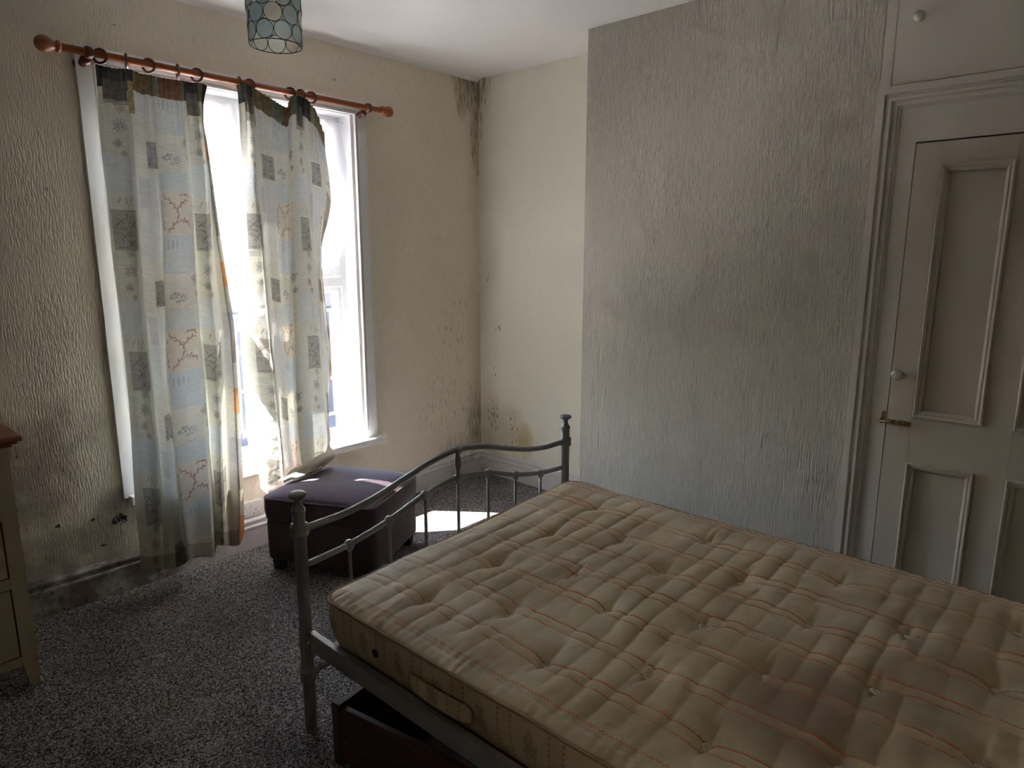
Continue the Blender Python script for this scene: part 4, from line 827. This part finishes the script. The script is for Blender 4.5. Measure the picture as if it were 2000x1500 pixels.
# ================================================================== BED
bed = thing('bed_frame', (-1.593, -2.45, 0), 'grey tubular metal double bed frame with scrolled footboard and mushroom finials', 'bed')
FY, HY, PXA, PXB = -1.431, -3.47, -2.262, -0.925
def post(x, y, top):
    t = top
    bm = bmesh.new()
    pr = [(0.0185, 0.0), (0.0200, 0.004), (0.0200, 0.15), (0.0200, 0.166), (0.0255, 0.169), (0.0275, 0.178), (0.0250, 0.187), (0.0275, 0.196), (0.0265, 0.207), (0.0205, 0.211), (0.0195, 0.215),
          (0.0195, t - 0.145), (0.0255, t - 0.143), (0.0275, t - 0.134), (0.0250, t - 0.127), (0.0275, t - 0.118), (0.0260, t - 0.106), (0.0190, t - 0.104), (0.0188, t - 0.068), (0.0188, t - 0.066), (0.0215, t - 0.063),
          (0.0215, t - 0.058), (0.0155, t - 0.048), (0.0115, t - 0.040), (0.0105, t - 0.031), (0.0130, t - 0.024), (0.0220, t - 0.019), (0.0270, t - 0.014), (0.0265, t - 0.009), (0.0180, t - 0.003), (0.0060, t), (0, t)]
    lathe(bm, pr, (x, y, 0), (0, 0, 1), 24); return from_bm('post', bm, M_metal, bed, True)
for x in (PXA, PXB): post(x, FY, 0.797)
for x in (PXA, PXB): post(x, HY, 1.05)
XC, XH = (PXA + PXB) / 2, (PXB - PXA) / 2
def prof(tab):
    xs = [a for a, b in tab]; zs = [b for a, b in tab]
    def f(x):
        s = abs(x - XC) / XH
        return float(cubic_interp(xs, zs, s))
    return f
def cubic_interp(xs, zs, s):
    s = min(max(s, xs[0]), xs[-1]); i = 0
    while i < len(xs) - 2 and s > xs[i + 1]: i += 1
    h = xs[i + 1] - xs[i]; t = (s - xs[i]) / h
    def m(k):
        if k == 0: return 0.0
        if k == len(xs) - 1: return (zs[k] - zs[k - 1]) / (xs[k] - xs[k - 1])
        return (zs[k + 1] - zs[k - 1]) / (xs[k + 1] - xs[k - 1])
    return (2 * t ** 3 - 3 * t ** 2 + 1) * zs[i] + (t ** 3 - 2 * t ** 2 + t) * h * m(i) + (-2 * t ** 3 + 3 * t ** 2) * zs[i + 1] + (t ** 3 - t ** 2) * h * m(i + 1)
def board(y, dz, low, ft):
    top = prof([(0, 0.781 + dz), (0.2, 0.763 + dz), (0.4, 0.727 + dz), (0.6, 0.693 + dz), (0.78, 0.676 + dz), (0.9, 0.674 + dz), (1, 0.672 + dz)])
    lo_ = prof([(0, 0.670 + dz), (0.25, 0.648 + dz), (0.49, 0.600 + dz), (0.74, 0.567 + dz), (0.9, 0.557 + dz), (1, 0.553 + dz)])
    xs = np.linspace(PXA + 0.015, PXB - 0.015, 61)
    bm = bmesh.new(); tube(bm, [(x, y, top(x)) for x in xs], 0.0112, 12)
    for x, d in ((PXA, 1), (PXB, -1)): lathe(bm, [(0.019, 0.010), (0.018, 0.026), (0.0125, 0.031)], (x, y, top(x) + 0.001), (d, 0, 0), 16)
    from_bm('top_rail', bm, M_metal, bed, True)
    bm = bmesh.new(); tube(bm, [(x, y, lo_(x)) for x in xs], 0.0100, 12); from_bm('middle_rail', bm, M_metal, bed, True)
    for k in range(-3, 4):
        x = XC + k * 0.1645
        bm = bmesh.new(); tube(bm, [(x, y, low), (x, y, lo_(x))], 0.0062, 10); lathe(bm, [(0.0065, -0.024), (0.0115, -0.017), (0.0165, -0.006), (0.0165, 0.006), (0.010, 0.014), (0, 0.0165)], (x, y, lo_(x)), (0, 0, 1), 16)
        from_bm('spindle', bm, M_metal, bed, True)
    za, zb = lo_(XC), top(XC)
    bm = bmesh.new(); h = zb - za; lathe(bm, [(0.012, 0.010), (0.0075, 0.020), (0.0075, 0.024), (0.0125, h * .42), (0.0135, h * .55), (0.011, h * .70), (0.0075, h - 0.020), (0.013, h - 0.010), (0.0165, h - 0.002), (0.0165, h + 0.006), (0.010, h + 0.014), (0, h + 0.0165)], (XC, y, za), (0, 0, 1), 16)
    from_bm('baluster', bm, M_metal, bed, True)
    bm = bmesh.new(); tube(bm, [(PXA + .01, y, low), (PXB - .01, y, low)], 0.0105, 12)
    for x, d in ((PXA, 1), (PXB, -1)): lathe(bm, [(0.019, 0.010), (0.018, 0.026), (0.0125, 0.034)], (x, y, low), (d, 0, 0), 16)
    from_bm('bottom_rail', bm, M_metal, bed, True)
board(FY, 0.0, 0.190, True); board(HY, 0.25, 0.190, False)
for x0 in (-2.266, -0.943):
    s_ = 1 if x0 < -1.5 else -1
    bm = bmesh.new(); box(bm, (x0, HY + 0.02, 0.279), (x0 + 0.022, FY - 0.018, 0.339), 0.003); box(bm, (x0 + (0.02 if s_ > 0 else -0.028), HY + 0.02, 0.283), (x0 + (0.05 if s_ > 0 else 0.002), FY - 0.03, 0.287))
    r = from_bm('side_rail', bm, M_metal, bed)
    xf = x0 if s_ > 0 else x0 + 0.022
    mkbox('fixing_bracket', (xf - 0.006 if s_ > 0 else xf - .003, FY - 0.030, 0.272), (xf + (0.003 if s_ > 0 else .006), FY - 0.012, 0.345), M_metal, r, 0.002)
    bm = bmesh.new(); lathe(bm, [(0.006, -.002), (0.006, 0.004), (0.0045, 0.0065), (0, 0.007)], (xf - (0.004 if s_ > 0 else -.004), FY - 0.030, 0.312), (-s_, 0, 0), 12); from_bm('bolt', bm, M_steel, r, True)
sl = None
for k in range(14):
    y = -1.53 - k * 0.140
    if sl is None: sl = mkbox('slat', (-2.243, y - 0.03, 0.287), (-0.945, y + 0.03, 0.300), M_slat, bed, 0.002)
    else:
        c = sl.copy(); COL.objects.link(c); c.parent = bed; c.matrix_parent_inverse = sl.matrix_parent_inverse; c.location = (0, -k * 0.140, 0)

# ------------------------------------------------------------------ mattress
mt_ = thing('mattress', (-1.6, -2.45, 0.30), 'old stained cream mattress with deep tufts and red chain stitched lines', 'mattress')
MX0, MX1, MY0, MY1 = -2.242, -0.962, -3.40, -1.497
def zedge(X, Y):
    s = (X - MX0) / (MX1 - MX0)
    return 0.466 + 0.036 * s + 0.012 * np.exp(-((X - MX1) / .25) ** 2 - ((Y - MY1) / .25) ** 2) + 0.008 * np.clip((-2.7 - Y) / .7, 0, 1) * s + 0.0035 * wob(X, Y, 21, 1.6)
ROWY = [-1.765, -2.005, -2.225, -2.450, -2.672, -2.895, -3.115, -3.33]
TUFTS = []
for j, yy in enumerate(ROWY):
    cols = (0, 2, 4, 6) if j % 2 == 0 else (1, 3, 5)
    for c in cols: TUFTS.append((COLX[c] + (0.018 if c % 2 == 0 else -0.022) + random.uniform(-.01, .01), yy + random.uniform(-.012, .012)))
rc = 0.065
def rnd_corner(X, Y, r=rc):
    Xo, Yo = X.copy(), Y.copy()
    for cx, sx in ((MX0 + r, -1), (MX1 - r, 1)):
        for cy, sy in ((MY0 + r, -1), (MY1 - r, 1)):
            a = (X - cx) * sx / r; b = (Y - cy) * sy / r; m = (a > 0) & (b > 0); k = np.where(m, np.maximum(a, b) / np.maximum(np.hypot(a, b), 1e-9), 1)
            Xo = np.where(m, cx + sx * r * a * k, Xo); Yo = np.where(m, cy + sy * r * b * k, Yo)
    return Xo, Yo
nx, ny = 330, 480
gx = np.linspace(MX0, MX1, nx)[None, :] + np.zeros((ny, 1)); gy = np.linspace(MY0, MY1, ny)[:, None] + np.zeros((1, nx))
def top_h(X, Y):
    de = np.minimum(np.minimum(X - MX0, MX1 - X), np.minimum(Y - MY0, MY1 - Y)); e = np.clip(de / 0.11, 0, 1)
    dome = 0.019 * np.sqrt(np.clip(1 - (1 - e) ** 2, 0, 1))
    ph = (Y + 1.765) / 0.0740 + 0.16 * wob(X, Y, 31, 0.9) + 0.10 * wob(X, Y, 36, 2.5)
    am = 0.30 + 0.85 * np.clip(0.5 + 1.1 * wob(X, Y, 33, 1.6), 0, 1)
    rid = (np.abs(np.sin(PI * ph)) ** 0.7 - 0.6) * 0.0072 * am * np.clip(de / 0.10, 0, 1)
    # panels between stitched lines belly a little
    t = np.abs(((X + 2.07 + 0.075) % 0.15) - 0.075); seam = -0.0030 * np.exp(-((t - 0.017) / 0.006) ** 2) * np.clip(de / .05, 0, 1)
    h = dome + rid + seam + 0.0040 * wob(X, Y, 35, 1.4) + 0.0010 * wob(X, Y, 37, 7)
    for tx, ty in TUFTS:
        dx, dy = X - tx, Y - ty; r2 = dx * dx + dy * dy
        h = h - 0.009 * np.exp(-r2 / 0.017 ** 2) - 0.014 * np.exp(-r2 / 0.045 ** 2)
        h = h - 0.0075 * np.exp(-(dy / 0.007) ** 2 - (np.clip(np.abs(dx) - 0.01, 0, 9) / 0.055) ** 2)    # crease running across from each tuft
    return h
e2 = np.minimum(gx - MX0, MX1 - gx); crink = 0.0016 * np.sin(gy * 6.28 / 0.031 + 3 * wob(gx, gy, 41, 3)) * np.exp(-(e2 / .07) ** 2)
gz = zedge(gx, gy) + top_h(gx, gy) + crink
bx, by = rnd_corner(gx, gy)
grid_mesh('mattress_top', np.stack([bx, by, gz], -1), M_matt, mt_)
# outline used by border and piping
def outline(n=760):
    L = []
    w_, h_ = MX1 - MX0, MY1 - MY0
    per = []
    for a, b in (((MX0, MY0 + rc), (MX0, MY1 - rc)),): pass
    pts = []
    def arc(cx, cy, a0, a1): 
        for k in range(1, 12): a = a0 + (a1 - a0) * k / 12; pts.append((cx + rc * math.cos(a), cy + rc * math.sin(a), math.cos(a), math.sin(a)))
    def seg(a, b, nx_, ny_, n_):
        for k in range(n_ + 1): t = k / n_; pts.append((a[0] + (b[0] - a[0]) * t, a[1] + (b[1] - a[1]) * t, nx_, ny_))
    seg((MX0, MY0 + rc), (MX0, MY1 - rc), -1, 0, 160); arc(MX0 + rc, MY1 - rc, PI, PI / 2)
    seg((MX0 + rc, MY1), (MX1 - rc, MY1), 0, 1, 110); arc(MX1 - rc, MY1 - rc, PI / 2, 0)
    seg((MX1, MY1 - rc), (MX1, MY0 + rc), 1, 0, 160); arc(MX1 - rc, MY0 + rc, 0, -PI / 2)
    seg((MX1 - rc, MY0), (MX0 + rc, MY0), 0, -1, 110); arc(MX0 + rc, MY0 + rc, -PI / 2, -PI)
    return np.array(pts)
OL = outline(); ozt = zedge(OL[:, 0], OL[:, 1])
ZB = 0.312
rows = []
for k in range(11):
    t = k / 10; off = 0.010 * math.sin(PI * t) - 0.024 * (1 - t) ** 1.5 * 1.0
    z = ZB + (ozt - ZB) * t
    bul = off + 0.0025 * wob(OL[:, 0] + OL[:, 1], z * 2, 51, 3)
    rows.append(np.stack([OL[:, 0] + OL[:, 2] * bul, OL[:, 1] + OL[:, 3] * bul, z], -1))
inner = rows[0].copy(); inner[:, :2] += -OL[:, 2:4] * 0.03; inner[:, 2] = 0.301
side = np.stack([inner] + rows)
side = np.concatenate([side, side[:, :1]], 1)
grid_mesh('mattress_border', side, M_mside, mt_)
bm = bmesh.new(); tube(bm, [(x + nx_ * 0.002, y + ny_ * 0.002, z + 0.001) for (x, y, nx_, ny_), z in zip(OL, ozt)], 0.0048, 8, closed=True); from_bm('piping', bm, M_pipe, mt_, True)
bm = bmesh.new(); tube(bm, [(p[0], p[1], 0.308) for p in rows[0]], 0.0045, 6, closed=True); from_bm('piping', bm, M_pipe, mt_, True)
bm = bmesh.new(); vs = [bm.verts.new((p[0], p[1], 0.3012)) for p in inner]; bm.faces.new(vs); from_bm('mattress_base', bm, M_mside, mt_)
def zt_at(x, y):
    X = np.array([[x]]); Y = np.array([[y]]); return float((zedge(X, Y) + top_h(X, Y))[0, 0])
bm = bmesh.new(); tube(bm, [(0.0085 * math.cos(2 * PI * k / 14), 0.0065 * math.sin(2 * PI * k / 14), 0) for k in range(14)], [0.0024 + 0.0008 * (k % 3) for k in range(14)], 7, closed=True)
lathe(bm, [(0.006, -0.002), (0.004, 0.0005), (0, 0.001)], (0, 0, 0), (0, 0, 1), 10)
me = bpy.data.meshes.new('tuft'); bm.to_mesh(me); bm.free(); me.materials.append(M_tuft); me.polygons.foreach_set('use_smooth', [True] * len(me.polygons))
for tx, ty in TUFTS:
    o = bpy.data.objects.new('tuft', me); COL.objects.link(o); o.parent = mt_; o.matrix_parent_inverse = Matrix.Translation(-Vector(wloc(mt_)))
    o.location = (tx, ty, zt_at(tx, ty) + 0.0075); o.scale = (1.25, 1.25, 1.25); o.rotation_euler = (0.25, random.uniform(-.3, .3), random.uniform(0, 3))
bm = bmesh.new(); lathe(bm, [(0.0125, 0), (0.0125, 0.002), (0.0095, 0.0035), (0.008, 0.001), (0, 0.001)], (MX0 - 0.0095, -1.776, 0.400), (-1, 0, 0), 20); from_bm('air_vent', bm, plain('vent_dark', (0.03, 0.028, 0.025), 0.5), mt_, True)
# stitched fabric handle on the near side
hp = np.zeros((9, 60, 3)); 
for i in range(9):
    for k in range(60):
        t = k / 59; s = i / 8; y = -1.925 - 0.235 * t; zc_ = 0.388 + 0.008 * t
        bow = 0.009 * math.sin(PI * t) ** .6; rl = min(1, min(t, 1 - t) / 0.06) ** .5
        hp[i, k] = (MX0 - 0.0105 - bow - 0.002 * math.sin(PI * s), y, zc_ + (s - .5) * 0.052 * (0.35 + .65 * rl))
grid_mesh('handle', hp, M_mside, mt_)
bm = bmesh.new(); pts = []
for a in np.linspace(0, 2 * PI, 60, endpoint=False):
    c_, s_ = math.cos(a), math.sin(a); pw = lambda v, e: math.copysign(abs(v) ** e, v)
    tt = 0.5 + 0.5 * pw(c_, .35); bow = 0.009 * max(0.0, math.sin(PI * min(max(tt, 0.001), .999))) ** .6
    pts.append((MX0 - 0.0125 - bow, -1.925 - 0.235 * tt, 0.388 + 0.008 * tt + 0.0265 * pw(s_, .45)))
tube(bm, pts, 0.0016, 6, closed=True); from_bm('handle_binding', bm, M_pipe, mt_, True)

# ================================================================== UNDERBED BOX
BP = Vector((-2.305, -1.622, 0)); bang = math.atan2(-0.385, 0.065)     # direction of the long front side
bx_ = thing('underbed_box', BP, 'open dark reddish wooden storage box on the carpet under the bed', 'storage box')
RB = Matrix.Rotation(bang, 3, 'Z')
def bxb(name, lo, hi, mat, bev=0.002, parent=None):
    bm = bmesh.new(); box(bm, lo, hi, bev)
    for v in bm.verts: v.co = RB @ v.co + BP
    return from_bm(name, bm, mat, parent or bx_)
LB, WB = 0.95, 0.52
for px_, py_ in ((0, 0), (LB - 0.034, 0), (0, WB - 0.034), (LB - 0.034, WB - 0.034)): bxb('corner_post', (px_, py_, 0.0), (px_ + 0.034, py_ + 0.034, 0.203), M_boxpost, 0.003)
for z0, z1 in ((0.018, 0.098), (0.1, 0.192)):
    bxb('front_plank', (0.034, 0.006, z0), (LB - 0.034, 0.024, z1), M_box); bxb('back_plank', (0.034, WB - 0.024, z0), (LB - 0.034, WB - 0.006, z1), M_box)
    bxb('end_plank', (0.006, 0.034, z0), (0.024, WB - 0.034, z1), M_box); bxb('end_plank', (LB - 0.024, 0.034, z0), (LB - 0.006, WB - 0.034, z1), M_box)
bxb('base_panel', (0.02, 0.02, 0.012), (LB - 0.02, WB - 0.02, 0.02), M_boxpost, 0)
for u_, z_ in ((0.048, 0.085), (0.048, 0.125)):
    bm = bmesh.new(); c = RB @ Vector((u_, 0.0062, z_)) + BP; lathe(bm, [(0.003, 0), (0.003, 0.0012), (0, 0.0015)], c, RB @ Vector((0, -1, 0)), 10); from_bm('screw', bm, M_brass, bx_)

# ================================================================== FOOTSTOOL
OT = thing('footstool', (-1.445, -0.455, 0), 'square aubergine fabric storage footstool with domed piped lid under the window', 'footstool')
o0 = Vector((-1.545, -0.820, 0)); ea = Vector((0.455, 0.223, 0)).normalized(); eb = Vector((-0.258, 0.514, 0)).normalized(); LA, LBB = 0.507, 0.575
def otp(a, b, z, h=0): return o0 + ea * a + eb * b + Vector((0, 0, z))
def rrect(a0, a1, b0, b1, r, n=8):
    P = []
    for cx, cy, s in ((a1 - r, b1 - r, 0), (a0 + r, b1 - r, 1), (a0 + r, b0 + r, 2), (a1 - r, b0 + r, 3)):
        for k in range(n + 1): an = PI / 2 * (s + k / n); P.append((cx + r * math.cos(an), cy + r * math.sin(an)))
    Q = []
    for i in range(len(P)):
        a, b = P[i], P[(i + 1) % len(P)]; L = math.hypot(b[0] - a[0], b[1] - a[1]); m = 14 if L > 0.1 else 1
        for k in range(m): Q.append((a[0] + (b[0] - a[0]) * k / m, a[1] + (b[1] - a[1]) * k / m))
    return Q
def loft(levels, name, mat, parent):
    """levels: (inset, z, bulge)"""
    g = []
    for ins, z, bul in levels:
        q = rrect(ins, LA - ins, ins, LBB - ins, max(0.030, 0.035 - ins * .2))
        row = []
        for a, b in q:
            da = (a / LA - .5) * 2; db = (b / LBB - .5) * 2
            ba = bul * (1 - min(1, abs(db)) ** 2) * (1 if abs(da) > abs(db) else 0) * math.copysign(1, da); bb = bul * (1 - min(1, abs(da)) ** 2) * (1 if abs(db) >= abs(da) else 0) * math.copysign(1, db)
            row.append(otp(a + ba, b + bb, z))
        g.append(row)
    g = np.array(g); g = np.concatenate([g, g[:, :1]], 1)
    return grid_mesh(name, g, mat, parent)
loft([(0.03, 0.060, 0), (0.008, 0.061, 0), (0.004, 0.07, 0.004), (0.003, 0.15, 0.006), (0.003, 0.24, 0.005), (0.006, 0.256, 0.003), (0.03, 0.257, 0)], 'base', M_otto, OT)
lid = loft([(0.03, 0.259, 0), (0.007, 0.260, 0.002), (0.001, 0.268, 0.003), (-0.003, 0.31, 0.006), (-0.002, 0.35, 0.005), (0.000, 0.366, 0.003)], 'lid', M_otto, OT)
# domed lid top
nu = nv = 70; g = np.zeros((nv, nu, 3)); r = 0.035
for j in range(nv):
    for i in range(nu):
        a, b = LA * i / (nu - 1), LBB * j / (nv - 1); da, db = 2 * i / (nu - 1) - 1, 2 * j / (nv - 1) - 1
        z = 0.366 + 0.050 * ((1 - abs(da) ** 2.6) * (1 - abs(db) ** 2.6)) ** 0.55
        ba = 0.003 * (1 - db * db) * da; bb = 0.003 * (1 - da * da) * db
        for cx, sx in ((r, -1), (LA - r, 1)):
            for cy, sy in ((r, -1), (LBB - r, 1)):
                u_, v_ = (a - cx) * sx / r, (b - cy) * sy / r
                if u_ > 0 and v_ > 0: k = max(u_, v_) / math.hypot(u_, v_); a, b = cx + sx * r * u_ * k, cy + sy * r * v_ * k
        g[j, i] = otp(a + ba, b + bb, z)
grid_mesh('lid_cushion', g, M_otto, OT)
bm = bmesh.new(); q = rrect(0, LA, 0, LBB, 0.035)
tube(bm, [otp(a + 0.003 * (1 - min(1, abs(2 * b / LBB - 1)) ** 2) * math.copysign(1, a - LA / 2) * (abs(2 * a / LA - 1) > abs(2 * b / LBB - 1)), b + 0.003 * (1 - min(1, abs(2 * a / LA - 1)) ** 2) * math.copysign(1, b - LBB / 2) * (abs(2 * b / LBB - 1) >= abs(2 * a / LA - 1)), 0.367) for a, b in q], 0.0042, 8, closed=True); from_bm('piping', bm, M_ottopipe, OT, True)
for a, b in ((0.022, 0.022), (LA - 0.072, 0.022), (0.022, LBB - 0.072), (LA - 0.072, LBB - 0.072)):
    bm = bmesh.new(); P = [otp(a, b, 0), otp(a + .05, b, 0), otp(a + .05, b + .05, 0), otp(a, b + .05, 0)]; c_ = (P[0] + P[2]) / 2
    A = [bm.verts.new(c_ + (p - c_) * .85) for p in P]; B = [bm.verts.new(p + Vector((0, 0, .061))) for p in P]
    for i in range(4): bm.faces.new((A[i], A[(i + 1) % 4], B[(i + 1) % 4], B[i]))
    bm.faces.new(A); bm.faces.new(B); from_bm('foot', bm, M_foot, OT)

# ================================================================== DRESSER
ds = thing('chest_of_drawers', (-3.25, -0.28, 0), 'cream painted chest of drawers with a brown wooden top, at the left edge', 'chest of drawers')
DXR, DXL, DYF, DYB = -2.775, -3.72, -0.512, -0.045
bm = bmesh.new(); box(bm, (DXR - 0.02, DYB - 0.0, 0.08), (DXR - 0.003, DYF + 0.03, 0.868)); box(bm, (DXL + .003, DYB, 0.08), (DXL + .02, DYF + 0.03, 0.868)); box(bm, (DXL + .02, DYB - .012, 0.08), (DXR - .02, DYB, 0.868)); box(bm, (DXL + .02, DYB - .012, 0.08), (DXR - .02, DYF + .04, 0.095))
from_bm('carcass', bm, M_dress, ds)
def leg(x0, x1, tx, y0, y1):
    bm = bmesh.new(); box(bm, (x0, y0, 0.10), (x1, y1, 0.868))
    pts = [(x0, 0.10), (x1, 0.10), (tx[1], 0.0), (tx[0], 0.0)]
    A = [bm.verts.new((p[0], y0, p[1])) for p in pts]; B = [bm.verts.new((p[0], y1, p[1])) for p in pts]
    for i in range(4): bm.faces.new((A[i], A[(i + 1) % 4], B[(i + 1) % 4], B[i]))
    bm.faces.new(A); bm.faces.new(B); from_bm('leg', bm, M_dress, ds)
leg(-2.820, DXR, (-2.806, DXR - 0.002), DYF, DYF + 0.045); leg(DXL, DXL + 0.045, (DXL + 0.002, DXL + 0.031), DYF, DYF + 0.045)
leg(-2.820, DXR, (-2.806, DXR - 0.002), DYB - .045, DYB); leg(DXL, DXL + 0.045, (DXL + 0.002, DXL + 0.031), DYB - .045, DYB)
for z0, z1 in ((0.085, 0.118), (0.374, 0.412), (0.617, 0.652), (0.835, 0.868)): mkbox('rail', (DXL + 0.045, DYF + 0.001, z0), (-2.820, DYF + 0.03, z1), M_dress, ds)
for z0, z1 in ((0.118, 0.374), (0.412, 0.617), (0.652, 0.835)):
    d = mkbox('drawer', (DXL + 0.049, DYF + 0.002, z0 + 0.004), (-2.8245, DYF + 0.024, z1 - 0.004), M_dress, ds, 0.002)
    for xx in (-3.48, -3.06):
        bm = bmesh.new(); lathe(bm, [(0.011, 0), (0.008, 0.008), (0.015, 0.018), (0.017, 0.025), (0.010, 0.032), (0, 0.033)], (xx, DYF + .002, (z0 + z1) / 2), (0, -1, 0), 20); from_bm('knob', bm, M_dtop, d, True)
bm = bmesh.new()
box(bm, (DXL - 0.035, DYF - 0.030, 0.886), (-2.737, DYB + 0.01, 0.904), 0.004); box(bm, (DXL - 0.022, DYF - 0.019, 0.877), (-2.750, DYB, 0.887), 0.003); box(bm, (DXL - 0.008, DYF - 0.008, 0.867), (-2.764, DYB, 0.878), 0.003)
from_bm('top', bm, M_dtop, ds)

# ================================================================== WALL SOCKET
sk = thing('wall_socket', (-1.72, 0, 0.21), 'white double wall socket above the skirting, between curtain and footstool', 'socket')
mkbox('face_plate', (-1.795, -0.010, 0.166), (-1.651, 0.0, 0.250), M_pod, sk, 0.003)
bm = bmesh.new()
for cx in (-1.760, -1.686):
    box(bm, (cx - 0.0020, -0.0106, 0.198), (cx + 0.0020, -0.0095, 0.206)); box(bm, (cx - 0.014, -0.0106, 0.181), (cx - 0.008, -0.0095, 0.185)); box(bm, (cx + 0.008, -0.0106, 0.181), (cx + 0.014, -0.0095, 0.185))
from_bm('pin_holes', bm, M_black, sk)
for cx in (-1.738, -1.708): mkbox('switch', (cx - 0.006, -0.0140, 0.218), (cx + 0.006, -0.009, 0.238), M_pod, sk, 0.0015)

# ================================================================== OUTSIDE
S(mkbox('ground_street', (-14, 0.4, -3.1), (10, 30, -3.0), M_ground))
hs = thing('terraced_house', (-1, 11, -3), 'low pale building with white framed windows across the street, seen through the window', 'building')
mkbox('wall', (-10, 11, -3), (8, 11.4, 0.62), M_ext, hs)
mkbox('parapet', (-10.1, 10.9, 0.62), (8.1, 11.5, 0.80), M_brickext, hs)
for cx in (-8.4, -6.0, -3.6, -1.2, 1.2, 3.6, 6.0):
    w_ = mkbox('window', (cx - 0.95, 10.93, -2.4), (cx + 0.95, 11.0, 0.25), M_brickext, hs)
    for k, (z0, z1) in enumerate(((-2.3, -1.5), (-1.42, -0.62), (-0.54, 0.17))):
        mkbox('pane', (cx - 0.87, 10.915, z0), (cx - 0.04, 10.93, z1), M_extw, w_); mkbox('pane', (cx + 0.04, 10.915, z0), (cx + 0.87, 10.93, z1), M_extw, w_)
